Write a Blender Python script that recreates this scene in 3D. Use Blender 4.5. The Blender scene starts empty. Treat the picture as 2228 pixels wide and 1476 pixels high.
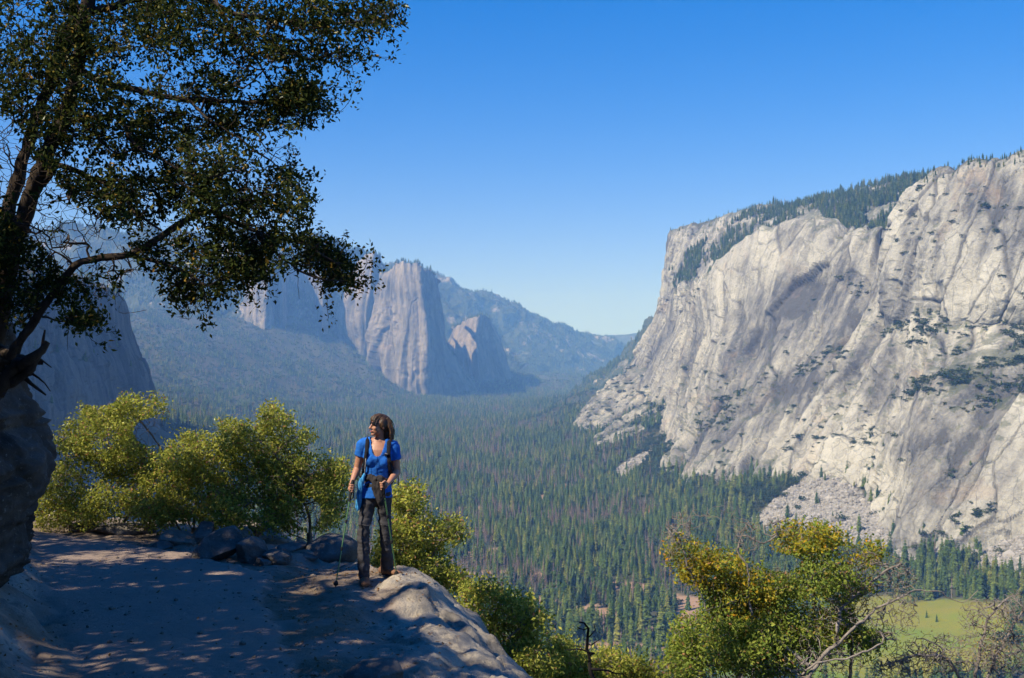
import bpy, bmesh, math, random
import numpy as np
from mathutils import Vector, Matrix

random.seed(7)
RNG = np.random.default_rng(7)
R = math.radians
scene = bpy.context.scene
COL = scene.collection

# ------------------------------------------------------------------ camera
F = 2389.0            # focal length in photograph pixels
CX, CY = 1114.0, 760.0   # principal column and horizon row of the photograph
CZ = 2.3              # camera height above the hiker's feet
cam_d = bpy.data.cameras.new('camera')
cam = bpy.data.objects.new('camera', cam_d)
COL.objects.link(cam)
cam.location = (0, 0, CZ)
cam.rotation_euler = (R(90), 0, 0)
cam_d.sensor_width = 36.0
cam_d.lens = 36.0 * F / 2228.0
cam_d.shift_y = (760.0 - 738.0) / 2228.0
cam_d.clip_start = 0.05
cam_d.clip_end = 60000
scene.camera = cam

# ------------------------------------------------------------------ sky, sun, exposure
SUN_AZ = R(124)       # angle to the left of the viewing direction
SUN_EL = R(46)
TO_SUN = Vector((-math.sin(SUN_AZ) * math.cos(SUN_EL), math.cos(SUN_AZ) * math.cos(SUN_EL), math.sin(SUN_EL)))
world = bpy.data.worlds.new('World')
scene.world = world
world.use_nodes = True
wn = world.node_tree
bg = wn.nodes['Background']
sky = wn.nodes.new('ShaderNodeTexSky')
sky.sky_type = 'NISHITA'
sky.sun_disc = False
sky.sun_elevation = SUN_EL
sky.sun_rotation = math.atan2(TO_SUN.x, TO_SUN.y)
sky.altitude = 1500
sky.air_density = 1.0
sky.dust_density = 0.1
sky.ozone_density = 4.0
hsv = wn.nodes.new('ShaderNodeHueSaturation')
hsv.inputs['Saturation'].default_value = 1.41
hsv.inputs['Hue'].default_value = 0.512
wn.links.new(sky.outputs[0], hsv.inputs['Color'])
# soft shoulder so the bright band at the horizon stays pale blue
sh1 = wn.nodes.new('ShaderNodeVectorMath'); sh1.operation = 'MULTIPLY'; sh1.inputs[1].default_value = (0.36, 0.16, 0.12)
sh2 = wn.nodes.new('ShaderNodeVectorMath'); sh2.operation = 'ADD'; sh2.inputs[1].default_value = (1, 1, 1)
sh3 = wn.nodes.new('ShaderNodeVectorMath'); sh3.operation = 'DIVIDE'
wn.links.new(hsv.outputs[0], sh1.inputs[0]); wn.links.new(sh1.outputs[0], sh2.inputs[0])
wn.links.new(hsv.outputs[0], sh3.inputs[0]); wn.links.new(sh2.outputs[0], sh3.inputs[1])
sh4 = wn.nodes.new('ShaderNodeVectorMath'); sh4.operation = 'MULTIPLY'; sh4.inputs[1].default_value = (1.05, 0.88, 1.12)
wn.links.new(sh3.outputs[0], sh4.inputs[0]); wn.links.new(sh4.outputs[0], bg.inputs[0])
bg.inputs[1].default_value = 0.145
sun_d = bpy.data.lights.new('sun', 'SUN')
sun_d.energy = 4.5
sun_d.angle = R(0.53)
sun_d.color = (1.0, 0.90, 0.74)
sun = bpy.data.objects.new('sun', sun_d)
COL.objects.link(sun)
sun.rotation_euler = TO_SUN.to_track_quat('Z', 'Y').to_euler()
scene.view_settings.view_transform = 'Standard'
scene.view_settings.look = 'None'
scene.view_settings.gamma = 1.0
scene.view_settings.use_curve_mapping = False
scene.view_settings.exposure = 0.78
scene.render.engine = 'CYCLES'
cy = scene.cycles
cy.use_denoising = True
cy.denoiser = 'OPENIMAGEDENOISE'
cy.max_bounces = 4
cy.diffuse_bounces = 3
cy.glossy_bounces = 2
cy.transmission_bounces = 3
cy.volume_bounces = 0
cy.transparent_max_bounces = 4
cy.use_adaptive_sampling = True
cy.adaptive_threshold = 0.02
cy.sample_clamp_indirect = 6.0

# ------------------------------------------------------------------ helpers
def at(px, py, d):
    """World point seen at photograph pixel (px, py) at distance d along the view."""
    return np.array([(px - CX) / F * d, d, CZ + (CY - py) / F * d])

def project(P):
    P = np.asarray(P)
    d = np.maximum(P[..., 1], 1e-6)
    return CX + P[..., 0] / d * F, CY - (P[..., 2] - CZ) / d * F

def _h(ix, iy, iz, seed):
    n = (ix.astype(np.int64) * 374761393 + iy.astype(np.int64) * 668265263 + iz.astype(np.int64) * 2147483647 + seed * 1274126177) & 0xFFFFFFFF
    n = ((n ^ (n >> 13)) * 1274126177) & 0xFFFFFFFF
    n = ((n ^ (n >> 16)) * 2246822519) & 0xFFFFFFFF
    return n ^ (n >> 15)

_G = np.array([[1,1,0],[-1,1,0],[1,-1,0],[-1,-1,0],[1,0,1],[-1,0,1],[1,0,-1],[-1,0,-1],
               [0,1,1],[0,-1,1],[0,1,-1],[0,-1,-1],[1,1,0],[-1,1,0],[0,-1,1],[0,-1,-1]], dtype=np.float32)

def perlin(P, seed=0):
    P = np.asarray(P, dtype=np.float64)
    fl = np.floor(P)
    f = (P - fl).astype(np.float32)
    i = fl.astype(np.int64)
    w = f * f * f * (f * (f * 6 - 15) + 10)
    out = 0
    for dx in (0, 1):
        wx = w[:, 0] if dx else 1 - w[:, 0]
        for dy in (0, 1):
            wy = w[:, 1] if dy else 1 - w[:, 1]
            for dz in (0, 1):
                wz = w[:, 2] if dz else 1 - w[:, 2]
                g = _G[_h(i[:, 0] + dx, i[:, 1] + dy, i[:, 2] + dz, seed) & 15]
                dot = g[:, 0] * (f[:, 0] - dx) + g[:, 1] * (f[:, 1] - dy) + g[:, 2] * (f[:, 2] - dz)
                out = out + dot * wx * wy * wz
    return out

def fbm(P, octaves=4, seed=0, lac=2.03, gain=0.5):
    P = np.asarray(P, dtype=np.float64)
    a, s = 1.0, 0
    for o in range(octaves):
        s = s + a * perlin(P, seed + 17 * o)
        P = P * lac
        a *= gain
    return s

def ridged(P, octaves=3, seed=0, gain=0.5):
    P = np.asarray(P, dtype=np.float64)
    a, s = 1.0, 0
    for o in range(octaves):
        s = s + a * (1 - np.abs(perlin(P, seed + 31 * o)) * 2)
        P = P * 2.07
        a *= gain
    return s

def cells2(a, b, seed=0):
    """2-D Worley cells: random value, tilt pair, local offset and border distance of the nearest cell."""
    ia, ib = np.floor(a).astype(np.int64), np.floor(b).astype(np.int64)
    d1 = np.full(a.shape, 1e9); d2 = np.full(a.shape, 1e9)
    hid = np.zeros(a.shape, dtype=np.int64); oa = np.zeros(a.shape); ob = np.zeros(a.shape)
    for da in (-1, 0, 1):
        for db in (-1, 0, 1):
            h = _h(ia + da, ib + db, ia * 0, seed)
            ca = ia + da + (h & 1023) / 1023.0
            cb = ib + db + ((h >> 10) & 1023) / 1023.0
            dd = np.maximum(np.abs(a - ca), np.abs(b - cb)) * .6 + .4 * np.hypot(a - ca, b - cb)
            near = dd < d1
            d2 = np.where(near, d1, np.minimum(d2, dd))
            hid = np.where(near, h, hid)
            oa = np.where(near, a - ca, oa); ob = np.where(near, b - cb, ob)
            d1 = np.where(near, dd, d1)
    h2 = _h(hid, hid * 0 + 5, hid * 0 + 9, seed + 3)
    val = (h2 & 1023) / 1023.0
    ta = ((h2 >> 10) & 1023) / 511.5 - 1
    tb = ((h2 >> 20) & 1023) / 511.5 - 1
    return val, ta, tb, oa, ob, d2 - d1

def sstep(a, b, x):
    t = np.clip((x - a) / (b - a), 0, 1)
    return t * t * (3 - 2 * t)

def link(o, parent=None):
    COL.objects.link(o)
    if parent is not None:
        o.parent = parent
    return o

def tag(o, label=None, cat=None, group=None, kind=None):
    if label: o['label'] = label
    if cat: o['category'] = cat
    if group: o['group'] = group
    if kind: o['kind'] = kind
    return o

def empty(name, loc=(0, 0, 0), rz=0.0):
    o = bpy.data.objects.new(name, None)
    o.empty_display_size = 0.1
    o.location = loc
    o.rotation_euler = (0, 0, rz)
    return link(o)

def mesh_np(name, verts, faces, smooth=True):
    """verts (n,3); faces (m,k) array with a fixed k, or a list of such arrays."""
    me = bpy.data.meshes.new(name)
    verts = np.asarray(verts, dtype=np.float32)
    if not isinstance(faces, list):
        faces = [faces]
    faces = [np.asarray(f, dtype=np.int32) for f in faces if len(f)]
    nl = sum(f.size for f in faces); nf = sum(len(f) for f in faces)
    me.vertices.add(len(verts)); me.vertices.foreach_set('co', verts.ravel())
    me.loops.add(nl); me.polygons.add(nf)
    me.loops.foreach_set('vertex_index', np.concatenate([f.ravel() for f in faces]))
    st, tot, k0 = [], [], 0
    for f in faces:
        st.append(k0 + np.arange(len(f)) * f.shape[1]); tot.append(np.full(len(f), f.shape[1])); k0 += f.size
    me.polygons.foreach_set('loop_start', np.concatenate(st).astype(np.int32))
    me.polygons.foreach_set('loop_total', np.concatenate(tot).astype(np.int32))
    me.update(calc_edges=True)
    me.validate()
    me.polygons.foreach_set('use_smooth', np.full(len(me.polygons), smooth, dtype=bool))
    return me

def obj(name, me, mat=None, parent=None):
    o = bpy.data.objects.new(name, me)
    if mat is not None:
        me.materials.clear(); me.materials.append(mat)
    return link(o, parent)

def set_attr(me, name, values):
    a = me.attributes.new(name, 'FLOAT', 'POINT')
    a.data.foreach_set('value', np.asarray(values, dtype=np.float32).ravel())

def grid_faces(nu, nv):
    """quads of a (nv rows, nu columns) vertex grid."""
    i = np.arange(nv - 1)[:, None] * nu + np.arange(nu - 1)[None, :]
    return np.stack([i, i + 1, i + nu + 1, i + nu], -1).reshape(-1, 4)

# ------------------------------------------------------------------ materials
class NT:
    def __init__(self, name):
        self.m = bpy.data.materials.new(name)
        self.m.use_nodes = True
        self.t = self.m.node_tree
        self.t.nodes.clear()
        self.out = self.t.nodes.new('ShaderNodeOutputMaterial')
    def n(self, typ, **kw):
        nd = self.t.nodes.new('ShaderNode' + typ)
        for k, v in kw.items():
            setattr(nd, k, v)
        return nd
    def l(self, a, b):
        self.t.links.new(a, b)
    def val(self, sock, v):
        if hasattr(v, 'is_linked') or isinstance(v, bpy.types.NodeSocket):
            self.l(v, sock)
        else:
            sock.default_value = v
    def coord(self, scale=(1, 1, 1), rot=(0, 0, 0), kind='Object'):
        tc = self.n('TexCoord'); mp = self.n('Mapping')
        mp.inputs['Scale'].default_value = scale; mp.inputs['Rotation'].default_value = rot
        self.l(tc.outputs[kind], mp.inputs[0])
        return mp.outputs[0]
    def noise(self, vec, scale, detail=4, rough=0.55, dist=0.0):
        nd = self.n('TexNoise')
        nd.inputs['Scale'].default_value = scale; nd.inputs['Detail'].default_value = detail
        nd.inputs['Roughness'].default_value = rough; nd.inputs['Distortion'].default_value = dist
        if vec is not None: self.l(vec, nd.inputs['Vector'])
        return nd.outputs['Fac']
    def ramp(self, fac, stops, interp='LINEAR'):
        nd = self.n('ValToRGB'); cr = nd.color_ramp; cr.interpolation = interp
        while len(cr.elements) > 1: cr.elements.remove(cr.elements[-1])
        cr.elements[0].position = stops[0][0]; cr.elements[0].color = (*_c(stops[0][1]), 1)
        for p, c in stops[1:]:
            e = cr.elements.new(p); e.color = (*_c(c), 1)
        self.l(fac, nd.inputs[0])
        return nd.outputs[0]
    def mix(self, fac, a, b, mode='MIX'):
        nd = self.n('Mix', data_type='RGBA', blend_type=mode)
        self.val(nd.inputs[0], fac)
        for s, v in ((nd.inputs[6], a), (nd.inputs[7], b)):
            if isinstance(v, (tuple, float, int)): s.default_value = (*_c(v), 1)
            else: self.l(v, s)
        return nd.outputs[2]
    def math(self, op, a, b=0.5, clamp=False):
        nd = self.n('Math', operation=op, use_clamp=clamp)
        self.val(nd.inputs[0], a); self.val(nd.inputs[1], b)
        return nd.outputs[0]
    def attr(self, name):
        nd = self.n('Attribute', attribute_name=name)
        return nd.outputs['Fac']
    def bump(self, h, strength, dist, nrm=None):
        nd = self.n('Bump'); nd.inputs['Strength'].default_value = strength; nd.inputs['Distance'].default_value = dist
        self.l(h, nd.inputs['Height'])
        if nrm is not None: self.l(nrm, nd.inputs['Normal'])
        return nd.outputs[0]
    def bsdf(self, color, rough=0.9, spec=0.2, normal=None, **kw):
        b = self.n('BsdfPrincipled')
        if isinstance(color, (tuple, float, int)): b.inputs['Base Color'].default_value = (*_c(color), 1)
        else: self.l(color, b.inputs['Base Color'])
        self.val(b.inputs['Roughness'], rough)
        b.inputs['Specular IOR Level'].default_value = spec
        if normal is not None: self.l(normal, b.inputs['Normal'])
        for k, v in kw.items(): self.val(b.inputs[k], v)
        self.l(b.outputs[0], self.out.inputs[0])
        return b

def _c(c):
    return (c, c, c) if isinstance(c, (float, int)) else tuple(c[:3])

def mat_plain(name, color, rough=0.7, spec=0.3, var=0.25, scale=60.0, bump=0.0, **kw):
    m = NT(name)
    v = m.noise(m.coord(), scale, 4, 0.6)
    lo = tuple(x * (1 - var) for x in _c(color)); hi = tuple(min(1, x * (1 + var)) for x in _c(color))
    col = m.ramp(v, [(0.3, lo), (0.7, hi)])
    nrm = m.bump(v, bump, 0.01) if bump else None
    m.bsdf(col, rough, spec, nrm, **kw)
    return m.m

def mat_granite(name, light=(0.350, 0.340, 0.285), mid=(0.205, 0.201, 0.175), dark=(0.085, 0.085, 0.081), lean=0.0, k=1.0, green=0.55):
    """Far cliff granite: pale scars, grey weathered skin, streaks down the face, tan stains, scrub on the ledges."""
    m = NT(name)
    iso = m.coord((1, 1, 1))
    big = m.noise(iso, 0.0042 * k, 5, 0.6, 0.6)
    streak = m.noise(m.coord((1, 1, 0.12), (lean * .3, 0, 0)), 0.035 * k, 5, 0.62, 0.3)
    fine_streak = m.noise(m.coord((1, 1, 0.07), (lean * .3, 0, 0)), 0.14 * k, 4, 0.65)
    speck = m.noise(iso, 0.16 * k, 4, 0.7)
    t = m.math('ADD', m.math('MULTIPLY', big, 0.85), m.math('MULTIPLY', streak, 0.42))
    t = m.math('ADD', t, m.math('MULTIPLY', fine_streak, 0.28))
    t = m.math('ADD', t, m.math('MULTIPLY', speck, 0.32))
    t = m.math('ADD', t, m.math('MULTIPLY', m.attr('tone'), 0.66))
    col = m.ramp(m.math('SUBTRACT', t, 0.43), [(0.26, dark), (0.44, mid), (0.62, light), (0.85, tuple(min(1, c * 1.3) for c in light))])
    tan = m.noise(iso, 0.009 * k, 4, 0.6, 0.8)
    col = m.mix(m.math('MULTIPLY', m.ramp(tan, [(0.60, 0.0), (0.70, 1.0)]), 0.35), col, (0.34, 0.255, 0.175))
    # fine joints, steep and irregular
    for sc_, thr_, amt_ in ((0.022, 0.022, 0.42), (0.06, 0.035, 0.22)):
        vo = m.n('TexVoronoi'); vo.feature = 'DISTANCE_TO_EDGE'; vo.inputs['Scale'].default_value = sc_ * k
        wv = m.n('VectorMath', operation='ADD'); ns = m.n('TexNoise'); ns.inputs['Scale'].default_value = 0.02 * k; ns.inputs['Detail'].default_value = 3
        sv = m.n('VectorMath', operation='SCALE'); sv.inputs['Scale'].default_value = 26.0 / k
        mc = m.coord((1, 1, 0.34), (0.12, 0.1, 0)); m.l(iso, ns.inputs['Vector']); m.l(ns.outputs['Color'], sv.inputs[0]); m.l(mc, wv.inputs[0]); m.l(sv.outputs[0], wv.inputs[1]); m.l(wv.outputs[0], vo.inputs['Vector'])
        col = m.mix(m.math('MULTIPLY', m.ramp(vo.outputs['Distance'], [(0.0, 1.0), (thr_, 0.0)]), amt_), col, (0.07, 0.07, 0.068))
    # cracks recessed in the mesh are coloured darker
    col = m.mix(m.math('MULTIPLY', m.attr('crack'), 0.8), col, (0.06, 0.06, 0.06))
    geo = m.n('NewGeometry'); sep = m.n('SeparateXYZ'); m.l(geo.outputs['Normal'], sep.inputs[0])
    up = m.math('ADD', sep.outputs[2], m.math('MULTIPLY', m.math('SUBTRACT', m.noise(iso, 0.03 * k, 5, 0.7), 0.5), 0.9))
    scrub = m.mix(speck, (0.035, 0.055, 0.022), (0.10, 0.115, 0.05))
    col = m.mix(m.math('MULTIPLY', m.ramp(up, [(0.80, 0.0), (0.90, 1.0)]), green), col, scrub)
    bh = m.math('ADD', m.math('MULTIPLY', fine_streak, 0.6), speck)
    nrm = m.bump(bh, 0.9, 5.0 / k)
    m.bsdf(col, 0.93, 0.12, nrm)
    return m.m
# ------------------------------------------------------------------ far cliffs and mountains
def hermite(k, V, q):
    """cubic Hermite through V (along axis 0) at knots k, sampled at q."""
    k = np.asarray(k, float); n = len(k)
    m = np.empty_like(V)
    m[1:-1] = (V[2:] - V[:-2]) / (k[2:] - k[:-2]).reshape(-1, *([1] * (V.ndim - 1)))
    m[0] = (V[1] - V[0]) / (k[1] - k[0]); m[-1] = (V[-1] - V[-2]) / (k[-1] - k[-2])
    m *= 0.85
    j = np.clip(np.searchsorted(k, q, 'right') - 1, 0, n - 2)
    h = (k[j + 1] - k[j]); t = (q - k[j]) / h
    sh = (-1,) + (1,) * (V.ndim - 1)
    t = t.reshape(sh); h = h.reshape(sh)
    h00 = 2*t**3 - 3*t**2 + 1; h10 = t**3 - 2*t**2 + t; h01 = -2*t**3 + 3*t**2; h11 = t**3 - t**2
    return h00 * V[j] + h10 * h * m[j] + h01 * V[j + 1] + h11 * h * m[j + 1]

SURF = {}
HAZE = 0.00009
def rock_patch(name, cols, mat, px_step=2.6, groove=10.0, blocks=7.0, big=22.0, lean=0.25, seed=1, ledge=5.0, back=(250, 600, -60), gs=1.0, under=(60, -50), sw=1.0, blobs=(), wq=0, tall=1.0, dscale=1.0, flute=0.0):
    """A cliff body lofted through control columns (left to right, each bottom to top) given as (px, py, distance),
    then broken into slabs, grooves, cracks and ledges by displacement in metres."""
    cols = [[(q[0], q[1], q[2] * dscale) for q in c] for c in cols]
    C = [[at(*p) for p in c] for c in cols]
    S = [[(p[0], p[1]) for p in c] for c in cols]
    for ci, c in enumerate(C):
        p = cols[ci][0]
        c.insert(0, at(p[0], p[1] + under[0], p[2] + under[1])); S[ci].insert(0, (p[0], p[1] + under[0]))
        top = c[-1]
        c.append(top + np.array(back) * 0.35); S[ci].append((S[ci][-1][0], S[ci][-1][1] - 14))
        c.append(top + np.array(back)); S[ci].append((S[ci][-1][0], S[ci][-1][1] - 14))
    C = np.array(C); S = np.array(S, float)
    cu = np.linalg.norm(np.diff(S, axis=0), axis=2).mean(1).clip(12, 400)
    cv = np.linalg.norm(np.diff(S, axis=1), axis=2).mean(0).clip(10, 400)
    if wq: cu = np.maximum(cu, np.linalg.norm(np.diff(C, axis=0), axis=2)[:, 1:-2].mean(1) / wq)
    ku = np.concatenate([[0], np.cumsum(cu)]); kv = np.concatenate([[0], np.cumsum(cv)])
    nu, nv = int(ku[-1] / px_step), int(kv[-1] / px_step)
    A = hermite(ku, C, np.linspace(0, ku[-1], nu))
    P = hermite(kv, np.swapaxes(A, 0, 1), np.linspace(0, kv[-1], nv))      # (nv, nu, 3)
    du = np.gradient(P, axis=1); dv = np.gradient(P, axis=0)
    N = np.cross(du, dv); N /= np.linalg.norm(N, axis=2, keepdims=True) + 1e-9
    flip = np.sign((N * (np.array([0, 0, CZ]) - P)).sum(2).mean())
    N *= flip
    b = P[..., 2].ravel() * 1.25
    sd = du[1:-1].reshape(-1, 3).sum(0) * [1, 1, 0]; sd /= np.linalg.norm(sd)
    mr = np.linalg.norm(du, axis=2)[nv // 5: max(nv // 5 + 1, 3 * nv // 5)].mean(0)
    a = np.repeat(np.cumsum(mr)[None, :], nv, 0).ravel()       # joints run down the face
    n0 = P.reshape(-1, 3)
    warp = fbm(n0 / 160.0, 3, seed) ; warp2 = fbm(n0 / 45.0, 3, seed + 5)
    a = a / sw
    al = a - lean * b + 7 * warp + 1.2 * warp2
    bl = b + lean * 0.5 * a + 12 * fbm(n0 / 190.0, 3, seed + 9)
    amp = 0.35 + 0.95 * sstep(-.28, .30, fbm(n0 / 240.0, 3, seed + 12))
    d = big * fbm(n0 / 330.0, 3, seed + 1)
    g1 = ridged(np.stack([al / (85 * gs), bl / (620 * gs * tall), a * 0 + seed], 1), 2, seed + 2)
    d -= (.4 + .6 * amp) * groove * np.maximum(0, g1 - 0.85) * 1.8
    v, ta, tb, oa, ob, e1 = cells2(al / (95 * gs), bl / (210 * gs * tall), seed + 3)
    d += amp * blocks * (1.5 * (v - .5) + 1.6 * ta * oa + .9 * tb * ob)
    v2, ta2, tb2, oa2, ob2, e2 = cells2(al / (34 * gs) + 7 * v, bl / (70 * gs * tall), seed + 4)
    d += amp * 0.55 * blocks * (1.4 * (v2 - .5) + 1.7 * ta2 * oa2 + .9 * tb2 * ob2)
    v3, ta3, tb3, oa3, ob3, e3 = cells2(al / (13 * gs), bl / (24 * gs), seed + 6)
    d += amp * 0.30 * blocks * (1.5 * (v3 - .5) + 1.6 * ta3 * oa3 + 1.8 * tb3 * ob3)
    bb = bl / (105 * gs) + 1.2 * fbm(n0 / 120.0, 2, seed + 7) + 0.35 * ta
    fr = bb - np.floor(bb)
    lm = sstep(-0.1, 0.25, fbm(n0 / 210.0, 2, seed + 8))
    d += amp * ledge * (0.5 - fr) * lm * 1.6
    d += 2.6 * fbm(n0 / 26.0, 4, seed + 10)
    if flute:
        fade = 1 - .75 * sstep(.55, .85, np.repeat(np.linspace(0, 1, nv), nu)); irr = .45 + .9 * sstep(-.2, .3, fbm(n0 / 380.0, 2, seed + 33))
        d += fade * irr * (flute * perlin(np.stack([al / 70, bl / 1500, a * 0 + 2.5], 1), seed + 30) * 2.2 + .5 * flute * perlin(np.stack([al / 28, bl / 900, a * 0 + 4.5], 1), seed + 31) * 2)
    D2 = d.reshape(nv, nu)
    for _ in range(2):          # weathered edges
        E = np.pad(D2, 1, 'edge')
        D2 = .5 * D2 + .125 * (E[:-2, 1:-1] + E[2:, 1:-1] + E[1:-1, :-2] + E[1:-1, 2:])
    d = D2.ravel().copy()
    crack = np.clip(1 - e1 / 0.045, 0, 1) * (v > .35) + np.clip(1 - e2 / 0.05, 0, 1) * (v2 > .55) * .8
    crack = np.clip(crack, 0, 1)
    d -= crack * 3.5
    Q = P + N * d.reshape(nv, nu)[..., None]
    # fade the displacement where the body dives underground
    me = mesh_np(name, Q.reshape(-1, 3), grid_faces(nu, nv), smooth=False)
    set_attr(me, 'crack', crack)
    z0 = a * 0
    tone = (v - .5) * .30 + (v2 - .5) * .22 + (v3 - .5) * .10 + (.22 * fbm(np.stack([al / 24, bl / 360, z0], 1), 3, seed + 20) + .20 * fbm(np.stack([al / 8, bl / 120, z0], 1), 2, seed + 21))
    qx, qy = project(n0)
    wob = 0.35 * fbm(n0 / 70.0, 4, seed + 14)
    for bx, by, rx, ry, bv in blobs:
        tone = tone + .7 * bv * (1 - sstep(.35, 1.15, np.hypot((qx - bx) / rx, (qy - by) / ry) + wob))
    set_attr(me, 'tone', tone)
    o = obj(name, me, mat)
    tag(o, kind='structure')
    SURF[o.name] = (Q, nv)

    return o

M_wall = mat_granite('granite_wall', lean=0.35)
M_tower = mat_granite('granite_tower', light=(0.245, 0.222, 0.185), mid=(0.155, 0.145, 0.127), dark=(0.08, 0.078, 0.074), k=0.75, green=0.6)
M_shade_cliff = mat_granite('granite_cliff_shaded', light=(0.14, 0.134, 0.12), mid=(0.085, 0.082, 0.076), dark=(0.045, 0.045, 0.044))  # darker granite copy: the left cliff's shade is put into its colour

def cols_T(rows):
    return [list(c) for c in zip(*rows)]

wall = rock_patch('mountain', [
    [(1420, 900, 4700), (1450, 820, 4700), (1465, 760, 4700), (1475, 700, 4650), (1485, 655, 4600)],
    [(1335, 885, 3950), (1368, 812, 3980), (1398, 748, 3980), (1424, 694, 3980), (1446, 640, 3980)],
    [(1420, 960, 2900), (1450, 860, 3050), (1475, 780, 3150), (1490, 700, 3250), (1486, 615, 3400)],
    [(1470, 1062, 2250), (1510, 940, 2420), (1545, 830, 2600), (1560, 720, 2780), (1550, 582, 3020)],
    [(1560, 1087, 2060), (1610, 960, 2220), (1650, 840, 2380), (1660, 700, 2580), (1640, 510, 2850)],
    [(1680, 1066, 1930), (1720, 950, 2050), (1760, 830, 2190), (1780, 690, 2360), (1782, 470, 2650)],
    [(1800, 1060, 1810), (1840, 940, 1900), (1880, 830, 2010), (1900, 700, 2160), (1905, 500, 2450)],
    [(1960, 1180, 1520), (1980, 1020, 1610), (2000, 860, 1730), (2010, 740, 1890), (2010, 600, 2200)],
    [(2120, 1195, 1430), (2130, 1020, 1520), (2140, 850, 1650), (2150, 735, 1810), (2150, 590, 2060)],
    [(2300, 1185, 1350), (2300, 1000, 1440), (2300, 840, 1580), (2300, 715, 1720), (2300, 550, 1960)],
    [(2650, 1200, 1150), (2650, 1000, 1240), (2650, 840, 1380), (2650, 700, 1500), (2650, 540, 1700)],
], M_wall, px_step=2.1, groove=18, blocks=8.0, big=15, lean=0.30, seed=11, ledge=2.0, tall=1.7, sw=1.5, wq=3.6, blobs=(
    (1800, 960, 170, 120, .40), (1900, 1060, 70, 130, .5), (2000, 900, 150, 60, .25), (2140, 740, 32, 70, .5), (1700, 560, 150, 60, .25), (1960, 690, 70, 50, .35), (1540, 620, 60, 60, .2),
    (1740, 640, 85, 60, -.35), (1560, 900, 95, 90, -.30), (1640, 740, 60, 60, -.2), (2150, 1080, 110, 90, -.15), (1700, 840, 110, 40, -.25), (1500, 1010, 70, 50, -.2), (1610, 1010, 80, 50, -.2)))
tag(wall, 'huge sunlit grey granite apron wall rising from the valley forest, streaked with pale scars')

butt = rock_patch('mountain', [
    [(2030, 690, 2800), (2020, 590, 2800), (2015, 500, 2800), (2012, 425, 2800)],
    [(1935, 700, 2200), (1913, 600, 2230), (1927, 508, 2270), (1978, 420, 2330)],
    [(1992, 705, 2030), (1985, 590, 2080), (1997, 490, 2140), (2036, 368, 2270)],
    [(2070, 695, 1930), (2075, 570, 1975), (2090, 465, 2040), (2112, 347, 2170)],
    [(2150, 672, 1850), (2155, 555, 1900), (2165, 445, 1965), (2175, 335, 2110)],
    [(2255, 640, 1770), (2255, 530, 1815), (2262, 425, 1890), (2268, 318, 2020)],
    [(2600, 600, 1560), (2600, 500, 1600), (2600, 400, 1680), (2600, 300, 1800)],
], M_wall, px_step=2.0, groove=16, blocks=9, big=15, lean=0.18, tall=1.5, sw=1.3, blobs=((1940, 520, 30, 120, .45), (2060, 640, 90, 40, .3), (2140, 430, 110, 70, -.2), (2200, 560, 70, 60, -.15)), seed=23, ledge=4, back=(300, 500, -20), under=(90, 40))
tag(butt, 'sunlit granite buttress standing highest on the skyline above the apron wall')

head = rock_patch('mountain', [
    [(1475, 660, 4300), (1470, 560, 4350), (1470, 505, 4400)],
    [(1442, 650, 3780), (1448, 555, 3820), (1459, 497, 3880)],
    [(1500, 640, 3400), (1530, 550, 3560), (1560, 473, 3820)],
    [(1560, 610, 3150), (1610, 525, 3320), (1642, 447, 3720)],
    [(1700, 540, 2950), (1722, 478, 3180), (1752, 440, 3520)],
    [(1850, 530, 2720), (1868, 460, 2920), (1882, 410, 3220)],
    [(2000, 500, 2600), (2008, 440, 2800), (2018, 384, 3050)],
    [(2180, 480, 2500), (2180, 430, 2700), (2180, 370, 2950)],
], M_wall, px_step=2.2, groove=8, blocks=6, big=14, lean=0.15, seed=31, ledge=3, wq=5, back=(300, 900, 10))
tag(head, 'far pale granite headwall with a sheer left corner and forested sloping summit')

toe1 = rock_patch('mountain', [
    [(1330, 930, 4300), (1370, 870, 4300), (1420, 830, 4300), (1470, 800, 4300)],
    [(1246, 930, 3650), (1292, 866, 3700), (1352, 818, 3740), (1405, 785, 3760)],
    [(1290, 940, 3420), (1330, 885, 3480), (1390, 838, 3540), (1440, 803, 3600)],
    [(1375, 940, 3260), (1402, 895, 3330), (1442, 850, 3400), (1480, 820, 3500)],
    [(1450, 950, 3300), (1470, 910, 3350), (1490, 870, 3420), (1520, 850, 3500)],
], M_wall, px_step=2.4, groove=14, blocks=10, big=16, lean=0.5, seed=41, ledge=5, wq=5, back=(150, 300, -30))
tag(toe1, 'jagged grey granite toe ridge running down to the valley floor, lowest at its tip')
toe2 = rock_patch('mountain', [
    [(1350, 985, 3400), (1390, 930, 3400), (1430, 900, 3400), (1470, 880, 3400)],
    [(1287, 975, 3000), (1338, 927, 3040), (1390, 892, 3080), (1432, 870, 3130)],
    [(1340, 990, 2880), (1390, 942, 2930), (1437, 903, 2990), (1470, 880, 3050)],
    [(1420, 1000, 2800), (1445, 962, 2850), (1475, 925, 2900), (1500, 900, 2960)],
    [(1470, 1000, 2850), (1490, 965, 2900), (1510, 930, 2960), (1530, 905, 3000)],
], M_wall, px_step=2.4, groove=9, blocks=7, big=8, lean=0.5, seed=47, ledge=3, back=(120, 250, -40))
tag(toe2, 'smooth leaning grey granite slab at the foot of the great wall')

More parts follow.
